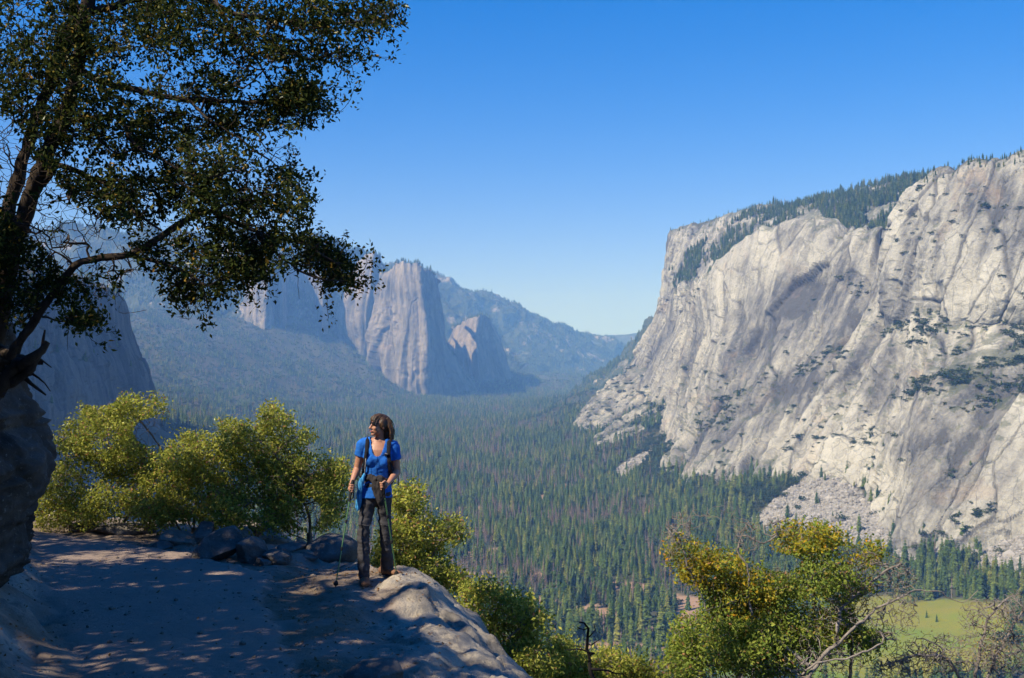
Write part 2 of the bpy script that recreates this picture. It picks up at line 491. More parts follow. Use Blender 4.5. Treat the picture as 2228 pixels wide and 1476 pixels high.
tower1 = rock_patch('mountain', [
    [(880, 810, 5700), (880, 740, 5700), (880, 660, 5600), (880, 600, 5500)],
    [(800, 800, 5050), (806, 731, 5050), (816, 660, 5050), (831, 596, 5050)],
    [(848, 830, 4880), (850, 740, 4900), (853, 650, 4930), (856, 574, 4960)],
    [(900, 856, 4800), (900, 740, 4820), (900, 650, 4850), (893, 570, 4900)],
    [(962, 866, 4830), (950, 740, 4860), (930, 650, 4890), (919, 579, 4930)],
    [(1040, 858, 5330), (982, 770, 5280), (961, 665, 5220), (944, 600, 5160)],
    [(1000, 850, 5560), (955, 760, 5520), (940, 660, 5480), (925, 610, 5420)],
], M_tower, px_step=1.5, groove=34, blocks=14, big=22, lean=0.02, seed=51, tall=3.0, dscale=1.4, flute=15, ledge=0.5, back=(10, 350, -40), gs=1.7)
tag(tower1, 'tall hazy granite tower with sunlit front and blue shaded flank, middle of the three')
tower2 = rock_patch('mountain', [
    [(800, 760, 6000), (800, 690, 6000), (800, 610, 6000), (800, 565, 6000)],
    [(748, 760, 5500), (737, 680, 5500), (762, 608, 5500), (777, 572, 5500)],
    [(775, 768, 5350), (775, 680, 5360), (788, 610, 5380), (797, 556, 5400)],
    [(802, 765, 5340), (805, 680, 5360), (815, 610, 5380), (818, 551, 5400)],
    [(820, 760, 5700), (824, 680, 5680), (830, 610, 5650), (827, 566, 5620)],
    [(820, 760, 6300), (824, 680, 6300), (830, 610, 6300), (827, 576, 6300)],
], M_tower, px_step=1.6, groove=18, blocks=9, big=12, lean=0.0, seed=57, tall=3.0, dscale=1.4, flute=15, ledge=0.5, back=(10, 350, -60), gs=1.65)
tag(tower2, 'slimmer hazy granite tower left of the tallest one, split from it by a dark cleft')
tower3 = rock_patch('mountain', [
    [(1040, 850, 6400), (1040, 790, 6300), (1040, 740, 6300), (1040, 700, 6200)],
    [(985, 850, 5950), (972, 800, 5970), (968, 762, 5990), (985, 714, 5990)],
    [(1046, 850, 5560), (1040, 790, 5580), (1034, 735, 5600), (1040, 686, 5650)],
    [(1066, 848, 5660), (1058, 790, 5680), (1050, 735, 5710), (1054, 686, 5740)],
    [(1118, 842, 6060), (1102, 785, 6040), (1086, 735, 6000), (1066, 695, 5950)],
    [(1118, 840, 6700), (1102, 785, 6700), (1086, 740, 6600), (1066, 702, 6500)],
], M_tower, px_step=1.7, groove=16, blocks=8, big=12, lean=0.0, seed=61, tall=3.0, dscale=1.4, flute=15, ledge=0.5, back=(10, 350, -60), gs=1.65)
tag(tower3, 'small hazy granite tower with a domed top, nearest the valley gap')
pillars = rock_patch('mountain', [
    [(540, 720, 5600), (540, 660, 5600), (545, 600, 5600), (550, 560, 5600)],
    [(534, 722, 5100), (534, 660, 5130), (540, 600, 5170), (548, 560, 5200)],
    [(562, 738, 4960), (562, 660, 5000), (566, 600, 5050), (572, 556, 5100)],
    [(590, 744, 4980), (590, 660, 5010), (592, 600, 5060), (596, 560, 5110)],
    [(600, 740, 5200), (599, 660, 5200), (600, 600, 5220), (602, 565, 5250)],
    [(616, 740, 5050), (614, 660, 5080), (614, 610, 5110), (614, 575, 5150)],
    [(636, 735, 5400), (632, 660, 5400), (630, 610, 5400), (628, 575, 5400)],
    [(690, 760, 5500), (684, 690, 5500), (680, 640, 5500), (676, 590, 5500)],
    [(706, 790, 5250), (700, 720, 5300), (704, 650, 5350), (706, 600, 5400)],
    [(724, 790, 5600), (722, 720, 5600), (722, 660, 5600), (720, 610, 5600)],
], M_tower, px_step=1.8, groove=18, blocks=9, big=10, lean=0.0, seed=67, tall=3.0, dscale=1.4, flute=15, ledge=0.5, back=(10, 250, -40), gs=1.5)
tag(pillars, 'pale hazy granite pillars with vertical clefts on the forested slope under the oak branch')

cliffL = rock_patch('mountain', [
    [(-900, 1100, 1100), (-900, 900, 1102), (-900, 760, 1106), (-900, 640, 1120), (-900, 500, 1180)],
    [(-150, 1050, 1530), (-150, 900, 1532), (-150, 760, 1538), (-160, 660, 1560), (-170, 520, 1640)],
    [(40, 1020, 1680), (40, 900, 1682), (36, 790, 1688), (24, 690, 1720), (0, 560, 1850)],
    [(150, 1000, 1810), (147, 900, 1812), (138, 800, 1818), (118, 700, 1850), (110, 590, 1960)],
    [(270, 990, 2080), (262, 900, 2080), (243, 800, 2084), (212, 705, 2100), (190, 612, 2150)],
    [(352, 985, 2480), (346, 885, 2470), (325, 800, 2450), (293, 722, 2400), (254, 642, 2340)],
    [(320, 985, 2800), (310, 885, 2780), (290, 800, 2750), (265, 730, 2700), (230, 655, 2620)],
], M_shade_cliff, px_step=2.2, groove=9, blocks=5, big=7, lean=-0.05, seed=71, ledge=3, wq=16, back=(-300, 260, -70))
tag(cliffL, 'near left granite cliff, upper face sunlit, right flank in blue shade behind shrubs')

# wooded mountains: lofted the same way, softer
def hill_patch(name, cols, mat, px_step, amp, seed, back=(0, 1500, -100), sc=420.0, dscale=1.0):
    cols = [[(q[0], q[1], q[2] * dscale) for q in c] for c in cols]
    C = [[at(*p) for p in c] for c in cols]; S = np.array([[(p[0], p[1]) for p in c] for c in cols], float)
    for c in C:
        c.append(c[-1] + np.array(back) * .3); c.append(c[-1] + np.array(back) * .7)
    C = np.array(C)
    S = np.concatenate([S, S[:, -1:] - [0, 10], S[:, -1:] - [0, 20]], 1)
    cu = np.linalg.norm(np.diff(S, axis=0), axis=2).mean(1).clip(12, 500); cv = np.linalg.norm(np.diff(S, axis=1), axis=2).mean(0).clip(10, 400)
    ku = np.concatenate([[0], np.cumsum(cu)]); kv = np.concatenate([[0], np.cumsum(cv)])
    nu, nv = int(ku[-1] / px_step), int(kv[-1] / px_step)
    P = hermite(kv, np.swapaxes(hermite(ku, C, np.linspace(0, ku[-1], nu)), 0, 1), np.linspace(0, kv[-1], nv))
    N = np.cross(np.gradient(P, axis=1), np.gradient(P, axis=0)); N /= np.linalg.norm(N, axis=2, keepdims=True) + 1e-9
    N *= np.sign((N * (np.array([0, 0, CZ]) - P)).sum(2).mean())
    n0 = P.reshape(-1, 3)
    d = amp * (fbm(n0 / sc, 5, seed, gain=.55) + .5 * ridged(n0 / (sc * .7), 3, seed + 3) - .4)
    Q = P + N * d.reshape(nv, nu)[..., None]
    me = mesh_np(name, Q.reshape(-1, 3), grid_faces(nu, nv), smooth=False)
    o = tag(obj(name, me, mat), kind='structure')
    return o, Q

def mat_hill(name):
    m = NT(name)
    iso = m.coord()
    a = m.noise(iso, 0.004, 6, 0.65, 0.5); b = m.noise(iso, 0.05, 4, 0.7)
    col = m.mix(b, (0.030, 0.045, 0.022), (0.085, 0.095, 0.05))
    rock = m.mix(b, (0.22, 0.20, 0.17), (0.42, 0.38, 0.32))
    col = m.mix(m.ramp(a, [(0.56, 0.0), (0.64, 0.9)]), col, rock)
    m.bsdf(col, 0.95, 0.1, m.bump(b, 0.5, 8.0))
    return m.m
M_hill = mat_hill('wooded_slope')
hillE, QE = hill_patch('hill', [
    [(560, 760, 9425), (560, 660, 10005), (560, 560, 10875)],
    [(700, 800, 9280), (700, 680, 10005), (700, 570, 10875)],
    [(850, 840, 9135), (850, 700, 10005), (845, 582, 11020)],
    [(960, 850, 9280), (960, 720, 10150), (950, 603, 11165)],
    [(1080, 850, 9715), (1075, 755, 10585), (1070, 648, 11455)],
    [(1160, 840, 10150), (1165, 765, 11020), (1180, 694, 11890)],
    [(1240, 835, 10730), (1250, 775, 11600), (1270, 722, 12470)],
    [(1310, 830, 11455), (1320, 780, 12180), (1350, 745, 12905)],
    [(1380, 830, 12470), (1400, 800, 13050), (1430, 775, 13485)],
], M_hill, 2.4, 80, 81, sc=560.0)
tag(hillE, 'long hazy wooded ridge sloping down to the gap behind the granite towers')
hillF, QF = hill_patch('hill', [
    [(-700, 700, 5200), (-700, 620, 5600), (-700, 500, 6100)],
    [(-100, 700, 5200), (-100, 620, 5600), (-100, 510, 6100)],
    [(150, 715, 5000), (150, 620, 5500), (150, 500, 6000)],
    [(330, 720, 4950), (330, 620, 5400), (320, 505, 5900)],
    [(450, 740, 5000), (460, 640, 5350), (470, 512, 5900)],
    [(580, 760, 5200), (590, 650, 5500), (600, 515, 6000)],
    [(680, 780, 5400), (690, 660, 5700), (715, 522, 6200)],
    [(740, 790, 5700), (745, 680, 6000), (762, 545, 6400)],
    [(790, 800, 6400), (800, 690, 6600), (810, 590, 7000)],
], M_hill, 3.2, 90, 91, back=(0, 1500, -50), dscale=1.35)
tag(hillF, 'high hazy wooded mountain filling the skyline behind the oak')
hillG, QG = hill_patch('hill', [
    [(1240, 860, 6200), (1270, 842, 6400), (1295, 828, 6600)],
    [(1290, 875, 5600), (1330, 820, 6000), (1362, 765, 6400)],
    [(1340, 880, 5200), (1380, 800, 5600), (1400, 712, 6100)],
    [(1420, 880, 4900), (1430, 780, 5300), (1430, 685, 5900)],
    [(1520, 880, 4900), (1520, 780, 5300), (1520, 670, 5900)],
], M_hill, 2.4, 40, 95, back=(300, 700, -50), sc=260)
tag(hillG, 'small hazy scree slope behind the lower left edge of the great wall')
hillH, QH = hill_patch('hill', [
    [(800, 790, 14000), (800, 770, 14500), (800, 745, 15000)],
    [(1150, 790, 14000), (1150, 765, 14500), (1150, 740, 15000)],
    [(1260, 790, 14000), (1260, 755, 14500), (1270, 730, 15000)],
    [(1330, 790, 14000), (1330, 750, 14500), (1335, 726, 15000)],
    [(1400, 790, 14000), (1400, 745, 14500), (1410, 722, 15000)],
    [(1600, 790, 14000), (1600, 745, 14500), (1600, 735, 15000)],
], M_hill, 4, 60, 99, back=(0, 1000, -50), sc=900)
tag(hillH, 'pale blue hill farthest away in the valley gap')

# ------------------------------------------------------------------ valley floor with talus slopes, one sheet to the horizon
_cp = []
for d, x0, x1 in ((600, 200, 2100), (1000, 250, 1950), (1400, 300, 1880), (1900, 420, 1480), (2500, 650, 1340), (3200, 800, 1230), (4000, 900, 1190), (5000, 1010, 1210), (6200, 1110, 1240), (8000, 1130, 1280), (12000, 1100, 1340), (20000, 700, 1600)):
    for t in np.linspace(0, 1, 4):
        px = x0 + (x1 - x0) * t
        _cp.append(((px - CX) / F * d, d, -300.0))
for p in ((330, 930, 2300), (400, 930, 2900), (500, 930, 3100), (400, 850, 4900), (400, 780, 5600), (380, 710, 6300), (500, 750, 6300), (600, 745, 6720),
          (520, 850, 5180), (700, 800, 6580), (650, 880, 5460), (800, 858, 6160), (860, 838, 6650), (960, 868, 6720), (1050, 856, 7419), (1110, 842, 7979),
          (900, 925, 4300), (0, 900, 2200), (-300, 900, 2000), (250, 680, 6580), (0, 690, 6860), (760, 760, 7419), (640, 700, 7419),
          (2228, 1155, 1440), (2010, 1185, 1520), (1795, 1030, 1830), (1600, 1072, 2010), (1510, 1087, 2060), (1465, 1065, 2180), (1440, 985, 2600), (1480, 890, 3000),
          (1290, 972, 3000), (1245, 928, 3700), (1330, 870, 4100), (1650, 1150, 1750), (1500, 1130, 1850), (2000, 1225, 1470), (1900, 1150, 1600), (1750, 1120, 1720), (2150, 1290, 1270), (2228, 1250, 1250), (1400, 1040, 2450),
          (2600, 1100, 1300), (2400, 1170, 1300), (1420, 880, 3100), (1390, 950, 2900), (1300, 860, 5400)):
    _cp.append(tuple(at(*p)))
for p in ((4000, 4000, 200), (-4000, 3000, 0), (-6000, 9000, 0), (5000, 9000, 0), (-2500, 200, -100), (2500, 200, -50), (0, 30000, -200), (-9000, 30000, 0), (9000, 30000, 0)):
    _cp.append(p)
_cp = np.array(_cp, float)
_D = np.linalg.norm(_cp[:, None, :2] - _cp[None, :, :2], axis=2)
_w = np.linalg.solve(_D + np.eye(len(_cp)) * 1e-3, _cp[:, 2])
def ground_z(x, y):
    x = np.asarray(x, float); y = np.asarray(y, float)
    sh = x.shape; x = x.ravel(); y = y.ravel()
    z = np.zeros(x.shape)
    for c, w in zip(_cp, _w):
        z += w * np.hypot(x - c[0], y - c[1])
    z = np.maximum(z, -301.0)
    P = np.stack([x, y, z], 1)
    slope = sstep(-298, -250, z)
    z = z + fbm(P / 90.0, 4, 3) * (1.2 + 9 * slope) + slope * sstep(2800, 4200, y) * 42 * (ridged(P / [420, 700, 1e6], 3, 6) - .9)
    return z.reshape(sh)
def in_poly(px, py, poly):
    px = np.asarray(px); py = np.asarray(py)
    ins = np.zeros(px.shape, bool); n = len(poly)
    for i in range(n):
        x0, y0 = poly[i]; x1, y1 = poly[(i + 1) % n]
        if y0 == y1: continue
        c = ((y0 > py) != (y1 > py)) & (px < (x1 - x0) * (py - y0) / (y1 - y0) + x0)
        ins ^= c
    return ins

def soft(P, cx, cy, rx, ry, seed, rough=0.35):
    n = fbm(np.stack([P[0] / 60, P[1] / 60, P[0] * 0], -1).reshape(-1, 3), 3, seed).reshape(P[0].shape)
    return 1 - sstep(0.85, 1.1, np.hypot((P[0] - cx) / rx, (P[1] - cy) / ry) + rough * n)

TALUS = [[(1775, 1022), (1700, 1075), (1640, 1130), (1655, 1160), (1760, 1165), (1850, 1190), (1920, 1215), (1990, 1240), (2020, 1200), (1960, 1150), (1890, 1090), (1830, 1035)],
         [(2125, 1235), (2150, 1185), (2228, 1140), (2300, 1130), (2300, 1260), (2228, 1265), (2180, 1245)],
         [(1330, 1045), (1345, 1015), (1400, 985), (1425, 975), (1400, 1010), (1370, 1040)]]
def meadow_mask(x, y):
    return np.maximum(soft((x, y), 425, 1190, 88, 165, 5), soft((x, y), 335, 1065, 150, 95, 6))
def bare_mask(x, y):
    m = 0
    for cx, cy, rx, ry in ((128, 1105, 55, 30), (30, 1330, 26, 30), (95, 1260, 24, 40), (-30, 1480, 40, 22), (150, 1400, 30, 40), (60, 1480, 50, 24), (-55, 1250, 36, 50), (20, 1190, 34, 26), (120, 1560, 30, 25), (-40, 1630, 34, 34), (205, 1290, 26, 60), (180, 1190, 30, 26),
                           (-90, 2080, 34, 36), (60, 2250, 34, 36), (115, 2420, 40, 50), (-250, 2800, 60, 46), (-60, 4800, 120, 70), (60, 4600, 90, 60), (-500, 3000, 70, 50)):
        m = np.maximum(m, soft((x, y), cx, cy, rx, ry, 8, 0.6))
    return m
def talus_mask(px, py, d):
    m = np.zeros(np.shape(px), bool)
    for i, t in enumerate(TALUS):
        m |= in_poly(px, py, t) & (d < (3200 if i == 2 else 2100)) & (d > 1100)
    return m

_yr = np.unique(np.concatenate([np.linspace(-400, 250, 10), np.geomspace(250, 900, 30), np.geomspace(900, 2600, 130), np.geomspace(2600, 9000, 110), np.geomspace(9000, 16300, 24)]))
_tx = np.unique(np.concatenate([np.linspace(-1.3, -0.55, 30), np.linspace(-0.55, 0.55, 270), np.linspace(0.55, 1.3, 30)]))
_Y, _T = np.meshgrid(_yr, _tx, indexing='ij')
_X = np.clip(_T * np.maximum(np.abs(_Y), 1200), -8600, 8600)
_Z = ground_z(_X, _Y)
_px, _py = project(np.stack([_X, _Y, _Z], -1))
gm = mesh_np('ground', np.stack([_X, _Y, _Z], -1).reshape(-1, 3), grid_faces(len(_tx), len(_yr)))
set_attr(gm, 'meadow', meadow_mask(_X, _Y)); set_attr(gm, 'bare', bare_mask(_X, _Y)); set_attr(gm, 'talus', talus_mask(_px, _py, _Y).astype(float))
def mat_valley():
    m = NT('valley_ground')
    iso = m.coord()
    a = m.noise(iso, 0.02, 5, 0.65); b = m.noise(iso, 0.25, 4, 0.7); c = m.noise(iso, 0.006, 4, 0.6)
    forest = m.mix(a, (0.034, 0.044, 0.020), (0.085, 0.078, 0.044))
    grass = m.mix(m.ramp(c, [(0.40, 0.0), (0.62, 1.0)]), (0.10, 0.20, 0.014), (0.21, 0.20, 0.03))
    grass = m.mix(m.math('MULTIPLY', b, 0.4), grass, (0.13, 0.165, 0.035))
    grass = m.mix(m.math('MULTIPLY', m.ramp(m.noise(iso, 0.03, 5, 0.7, 0.6), [(0.46, 0.0), (0.66, 1.0)]), 0.35), grass, (0.24, 0.20, 0.05))
    bare = m.mix(b, (0.26, 0.165, 0.10), (0.36, 0.25, 0.165))
    rock = m.mix(m.ramp(b, [(0.35, 0.0), (0.65, 1.0)]), (0.16, 0.155, 0.14), (0.36, 0.34, 0.30))
    col = m.mix(m.attr('meadow'), forest, grass)
    col = m.mix(m.attr('bare'), col, bare)
    col = m.mix(m.math('MULTIPLY', m.attr('talus'), 0.9), col, rock)
    m.bsdf(col, 0.95, 0.1, m.bump(b, 0.4, 1.0))
    return m.m
ground = tag(obj('ground', gm, mat_valley()), 'valley floor of forest soil, meadow and rising talus slopes', kind='structure')

# ------------------------------------------------------------------ tree templates for the valley
def mat_needles(name, stops, rough=0.8):
    m = NT(name)
    oi = m.n('ObjectInfo')
    gi = m.n('NewGeometry')
    col = m.ramp(oi.outputs['Random'], stops)
    hv = m.n('HueSaturation'); m.l(col, hv.inputs['Color'])
    m.l(m.math('ADD', m.math('MULTIPLY', gi.outputs['Random Per Island'], 0.7), 0.65), hv.inputs['Value'])
    d = m.n('BsdfDiffuse'); t = m.n('BsdfTranslucent'); mx = m.n('MixShader'); mx.inputs[0].default_value = 0.22
    m.l(hv.outputs[0], d.inputs[0]); m.l(hv.outputs[0], t.inputs[0])
    m.l(d.outputs[0], mx.inputs[1]); m.l(t.outputs[0], mx.inputs[2]); m.l(mx.outputs[0], m.out.inputs[0])
    return m.m
M_needle = mat_needles('conifer_needles', [(0.0, (0.045, 0.085, 0.024)), (0.45, (0.085, 0.132, 0.030)), (0.8, (0.13, 0.175, 0.038)), (1.0, (0.20, 0.205, 0.05))])
M_dead = mat_needles('dead_needles', [(0.0, (0.15, 0.10, 0.075)), (0.6, (0.20, 0.15, 0.12)), (1.0, (0.24, 0.18, 0.14))])
M_rust = mat_needles('rust_needles', [(0.0, (0.30, 0.14, 0.055)), (1.0, (0.34, 0.17, 0.07))])
M_scrub = mat_needles('scrub_leaves', [(0.0, (0.032, 0.055, 0.018)), (0.6, (0.055, 0.08, 0.025)), (1.0, (0.095, 0.11, 0.04))])
M_trunk = mat_plain('conifer_bark', (0.14, 0.095, 0.07), 0.95, 0.1, 0.35, 2.0)
M_trunk_dead = mat_plain('dead_bark', (0.26, 0.22, 0.19), 0.95, 0.1, 0.3, 2.0)

def cone_trunk(h, r, n=6):
    ang = np.arange(n) * 2 * math.pi / n
    ring = lambda z, rr: np.stack([np.cos(ang) * rr, np.sin(ang) * rr, np.full(n, z)], 1)
    v = np.concatenate([ring(-0.05 * h, r * 1.2), ring(h * .5, r * .62), ring(h * .97, r * .06)])
    f = [(k * n + i, k * n + (i + 1) % n, (k + 1) * n + (i + 1) % n, (k + 1) * n + i) for k in range(2) for i in range(n)]
    return v, np.array(f)

def conifer(seed, width=0.115, base=0.14, whorls=30, per=8, dens=1.0, pw=0.8):
    """unit-height conifer crown: drooping folded sprays in uneven whorls."""
    g = np.random.default_rng(seed)
    vs, fs, n = [], [], 0
    lop = g.uniform(0.8, 1.2, 8)
    for w in range(whorls):
        t = base + (1 - base) * ((w + g.uniform(-.3, .3)) / whorls)
        rr = width * (max(0.02, 1 - t) / (1 - base)) ** pw * g.uniform(0.72, 1.15) * (0.55 + 0.45 * min(1, (t - base) * 9 + .4))
        a0 = g.uniform(0, 6.28)
        for k in range(per):
            if g.random() > dens: continue
            a = a0 + k * 6.283 / per + g.uniform(-.3, .3)
            r = rr * g.uniform(.65, 1.2) * lop[int(a / 6.283 * 8) % 8] + 0.006
            droop = g.uniform(.15, .55) if t < .8 else g.uniform(-.6, .1)
            c, s = math.cos(a), math.sin(a)
            wd = r * g.uniform(.30, .48) + .004
            root = (0, 0, t + .02); tip = (c * r, s * r, t - droop * r)
            mid = r * .6; lift = g.uniform(0, .12) * r
            l = (c * mid - s * wd, s * mid + c * wd, t - droop * mid * .75 - lift); q = (c * mid + s * wd, s * mid - c * wd, t - droop * mid * .75 - lift)
            top = (c * mid, s * mid, t - droop * mid * .6 + r * .12)
            vs += [root, l, tip, q, top]; fs += [(n, n + 1, n + 4), (n + 1, n + 2, n + 4), (n + 2, n + 3, n + 4), (n + 3, n, n + 4)]
            n += 5
    return np.array(vs), np.array(fs)

def bush_ball(seed, n=150, flat=0.75):
    g = np.random.default_rng(seed)
    lob = g.normal(size=(6, 3)) * [.28, .28, .15] + [0, 0, .38]
    c = lob[g.integers(0, 6, n)] + (lambda q: q / np.linalg.norm(q, axis=1, keepdims=True))(g.normal(size=(n, 3))) * g.uniform(.16, .3, (n, 1)) * [1, 1, flat]
    c[:, 2] = np.maximum(c[:, 2], .02)
    u = g.normal(size=(n, 3)); u /= np.linalg.norm(u, axis=1, keepdims=True); w = np.cross(u, g.normal(size=(n, 3))); w /= np.linalg.norm(w, axis=1, keepdims=True)
    s = g.uniform(.05, .11, (n, 1))
    v = np.stack([c - u * s, c + w * s * .8, c + u * s, c - w * s * .8], 1).reshape(-1, 3)
    return v, np.arange(4 * n).reshape(-1, 4)

TEMPL = bpy.data.collections.new('templates')
def templ(name, parts):
    """one template mesh out of (verts, faces, material) parts, for the uncountable forest."""
    vs, fs, mi, n = [], [], [], 0
    for k, (v, f, m) in enumerate(parts):
        vs.append(v); fs.append(f + n); n += len(v); mi += [k] * len(f)
    me = mesh_np(name, np.concatenate(vs), fs, smooth=False)
    for p in parts: me.materials.append(p[2])
    me.polygons.foreach_set('material_index', np.array(mi, dtype=np.int32))
    o = bpy.data.objects.new(name, me); TEMPL.objects.link(o)
    return o
CROWNS = [conifer(101, .17, .10, 24, 8, 1, .72), conifer(102, .14, .16, 26, 8, 1, .66), conifer(103, .20, .08, 22, 9, 1, .72), conifer(104, .15, .22, 22, 8, .9, .5), conifer(105, .19, .06, 24, 8, 1, .6)]
DEADC = [conifer(111, .075, .2, 24, 5, .55), conifer(112, .06, .3, 20, 5, .5)]
TRUNK = cone_trunk(1.0, 0.012)
for i, c in enumerate(CROWNS): templ('t%02d_conifer' % i, [(*TRUNK, M_trunk), (*c, M_needle)])
for i, c in enumerate(DEADC): templ('t%02d_dead' % (5 + i), [(*TRUNK, M_trunk_dead), (*c, M_dead)])
for i in range(3): templ('t%02d_scrub' % (7 + i), [(*bush_ball(120 + i), M_scrub)])
def rubble_stone(seed):
    g = np.random.default_rng(seed)
    bm = bmesh.new(); bmesh.ops.create_icosphere(bm, subdivisions=1, radius=.5)
    for v in bm.verts: v.co = Vector((v.co.x * g.uniform(.7, 1.2), v.co.y * g.uniform(.7, 1.2), v.co.z * g.uniform(.5, 1.0)))
    v = np.array([p.co[:] for p in bm.verts]); f = np.array([[q.index for q in p.verts] for p in bm.faces]); bm.free()
    return v, f
M_rubble = mat_needles('rubble_granite', [(0.0, (0.20, 0.195, 0.18)), (1.0, (0.42, 0.40, 0.36))])
for i in range(2): templ('t%02d_stone' % (10 + i), [(*rubble_stone(130 + i), M_rubble)])

def scatter(name, pts, scale, idx, label, cat=None, widen=None):
    """an uncountable mass: instances of the templates on points (geometry nodes)."""
    n = len(pts)
    me = bpy.data.meshes.new(name)
    me.vertices.add(n); me.vertices.foreach_set('co', np.asarray(pts, np.float32).ravel())
    set_attr(me, 'scl', scale)
    set_attr(me, 'rotz', RNG.uniform(0, 6.283, n))
    set_attr(me, 'wide', np.ones(n) if widen is None else widen)
    a = me.attributes.new('pick', 'INT', 'POINT'); a.data.foreach_set('value', np.asarray(idx, np.int32))
    o = obj(name, me)
    g = bpy.data.node_groups.new(name, 'GeometryNodeTree')
    g.interface.new_socket('Geometry', in_out='INPUT', socket_type='NodeSocketGeometry')
    g.interface.new_socket('Geometry', in_out='OUTPUT', socket_type='NodeSocketGeometry')
    N = g.nodes.new; L = g.links.new
    gi, go = N('NodeGroupInput'), N('NodeGroupOutput')
    m2p = N('GeometryNodeMeshToPoints'); ip = N('GeometryNodeInstanceOnPoints'); ci = N('GeometryNodeCollectionInfo')
    ci.inputs['Collection'].default_value = TEMPL; ci.inputs['Separate Children'].default_value = True; ci.inputs['Reset Children'].default_value = True
    def na(nm, typ):
        q = N('GeometryNodeInputNamedAttribute'); q.data_type = typ; q.inputs['Name'].default_value = nm
        return q.outputs['Attribute']
    cr = N('ShaderNodeCombineXYZ'); L(na('rotz', 'FLOAT'), cr.inputs[2])
    cs = N('ShaderNodeCombineXYZ'); s = na('scl', 'FLOAT')
    mu = N('ShaderNodeMath'); mu.operation = 'MULTIPLY'; L(s, mu.inputs[0]); L(na('wide', 'FLOAT'), mu.inputs[1])
    L(mu.outputs[0], cs.inputs[0]); L(mu.outputs[0], cs.inputs[1]); L(s, cs.inputs[2])
    L(gi.outputs[0], m2p.inputs['Mesh']); L(m2p.outputs[0], ip.inputs['Points']); L(ci.outputs[0], ip.inputs['Instance'])
    ip.inputs['Pick Instance'].default_value = True
    L(na('pick', 'INT'), ip.inputs['Instance Index'])
    L(cr.outputs[0], ip.inputs['Rotation']); L(cs.outputs[0], ip.inputs['Scale'])
    L(ip.outputs[0], go.inputs[0])
    md = o.modifiers.new('scatter', 'NODES'); md.node_group = g
    return tag(o, label, cat, kind='stuff')

# ------------------------------------------------------------------ the forest on the valley floor and slopes
def sample_band(d0, d1, spacing, t0, t1):
    n = int(0.5 * (d1 ** 2 - d0 ** 2) * (t1 - t0) / spacing ** 2)
    d = np.sqrt(RNG.uniform(d0 ** 2, d1 ** 2, n)); t = RNG.uniform(t0, t1, n)
    return t * d, d
FX, FY = [], []
for d0, d1, sp, t0, t1 in ((950, 1500, 7.4, -.30, .56), (1500, 2600, 7.6, -.30, .46), (2600, 4200, 9, -.40, .20), (4200, 6500, 12.5, -.40, .12), (6500, 8500, 16, -.36, .12), (8500, 11500, 20, -.05, .12)):
    x, y = sample_band(d0, d1, sp, t0, t1); FX.append(x); FY.append(y)
FX = np.concatenate(FX); FY = np.concatenate(FY); FZ = ground_z(FX, FY)
px, py = project(np.stack([FX, FY, FZ], -1))
clear = np.maximum(meadow_mask(FX, FY), bare_mask(FX, FY) * 0.9)
clump = fbm(np.stack([FX / 55, FY / 55, FX * 0], 1), 2, 77)
keep = (RNG.random(len(FX)) > clear * 1.02) & ~(talus_mask(px, py, FY) & (RNG.random(len(FX)) > .04)) & (RNG.random(len(FX)) < 0.88 + clump * 1.3)
# the photograph thins out to scrub on the gully right of the toe slabs
FX, FY, FZ, px, py = (q[keep] for q in (FX, FY, FZ, px, py))
deadp = sstep(0.02, 0.26, fbm(np.stack([FX / 130, FY / 260, FX * 0], 1), 3, 55)) * 0.72 + 0.03
deadp = np.where((FY < 1750) & (FX > 230), 0.03, deadp)
u = RNG.random(len(FX))
pick = np.where(u < deadp, RNG.integers(5, 7, len(FX)), RNG.integers(0, 5, len(FX)))
gully = in_poly(px, py, [(1380, 1010), (1470, 860), (1500, 840), (1520, 900), (1475, 1000), (1465, 1065), (1400, 1060)]) | in_poly(px, py, [(1600, 1075), (1780, 1020), (1740, 1110), (1640, 1135)])
scrubby = gully | ((FZ > -262) & (RNG.random(len(FX)) < .30)) | (RNG.random(len(FX)) < .10)
pick = np.where(scrubby & (RNG.random(len(FX)) < .85), RNG.integers(7, 10, len(FX)), pick)
hgt = np.where(pick >= 7, RNG.uniform(9, 17, len(FX)), RNG.gamma(5.5, 4.2, len(FX)).clip(7, 42) * (0.85 + .25 * clump[keep]))
hgt *= np.where(FY > 4000, 0.9, 1.0)
P = np.stack([FX, FY, FZ], 1)
# the 300 living conifers that show largest become individuals
vis = (pick < 5) & (FY < 2300) & (((px > 985) & (px < 1425) & (py < 1440)) | ((px > 1925) & (px < 2228) & (py < 1330)))
order = np.where(vis)[0][np.argsort(-(hgt / FY)[vis])][:297]
single = np.zeros(len(FX), bool); single[order] = True
far_forest = scatter('forest', P[~single], hgt[~single], pick[~single], 'dense conifer forest carpeting the valley floor and lower slopes')

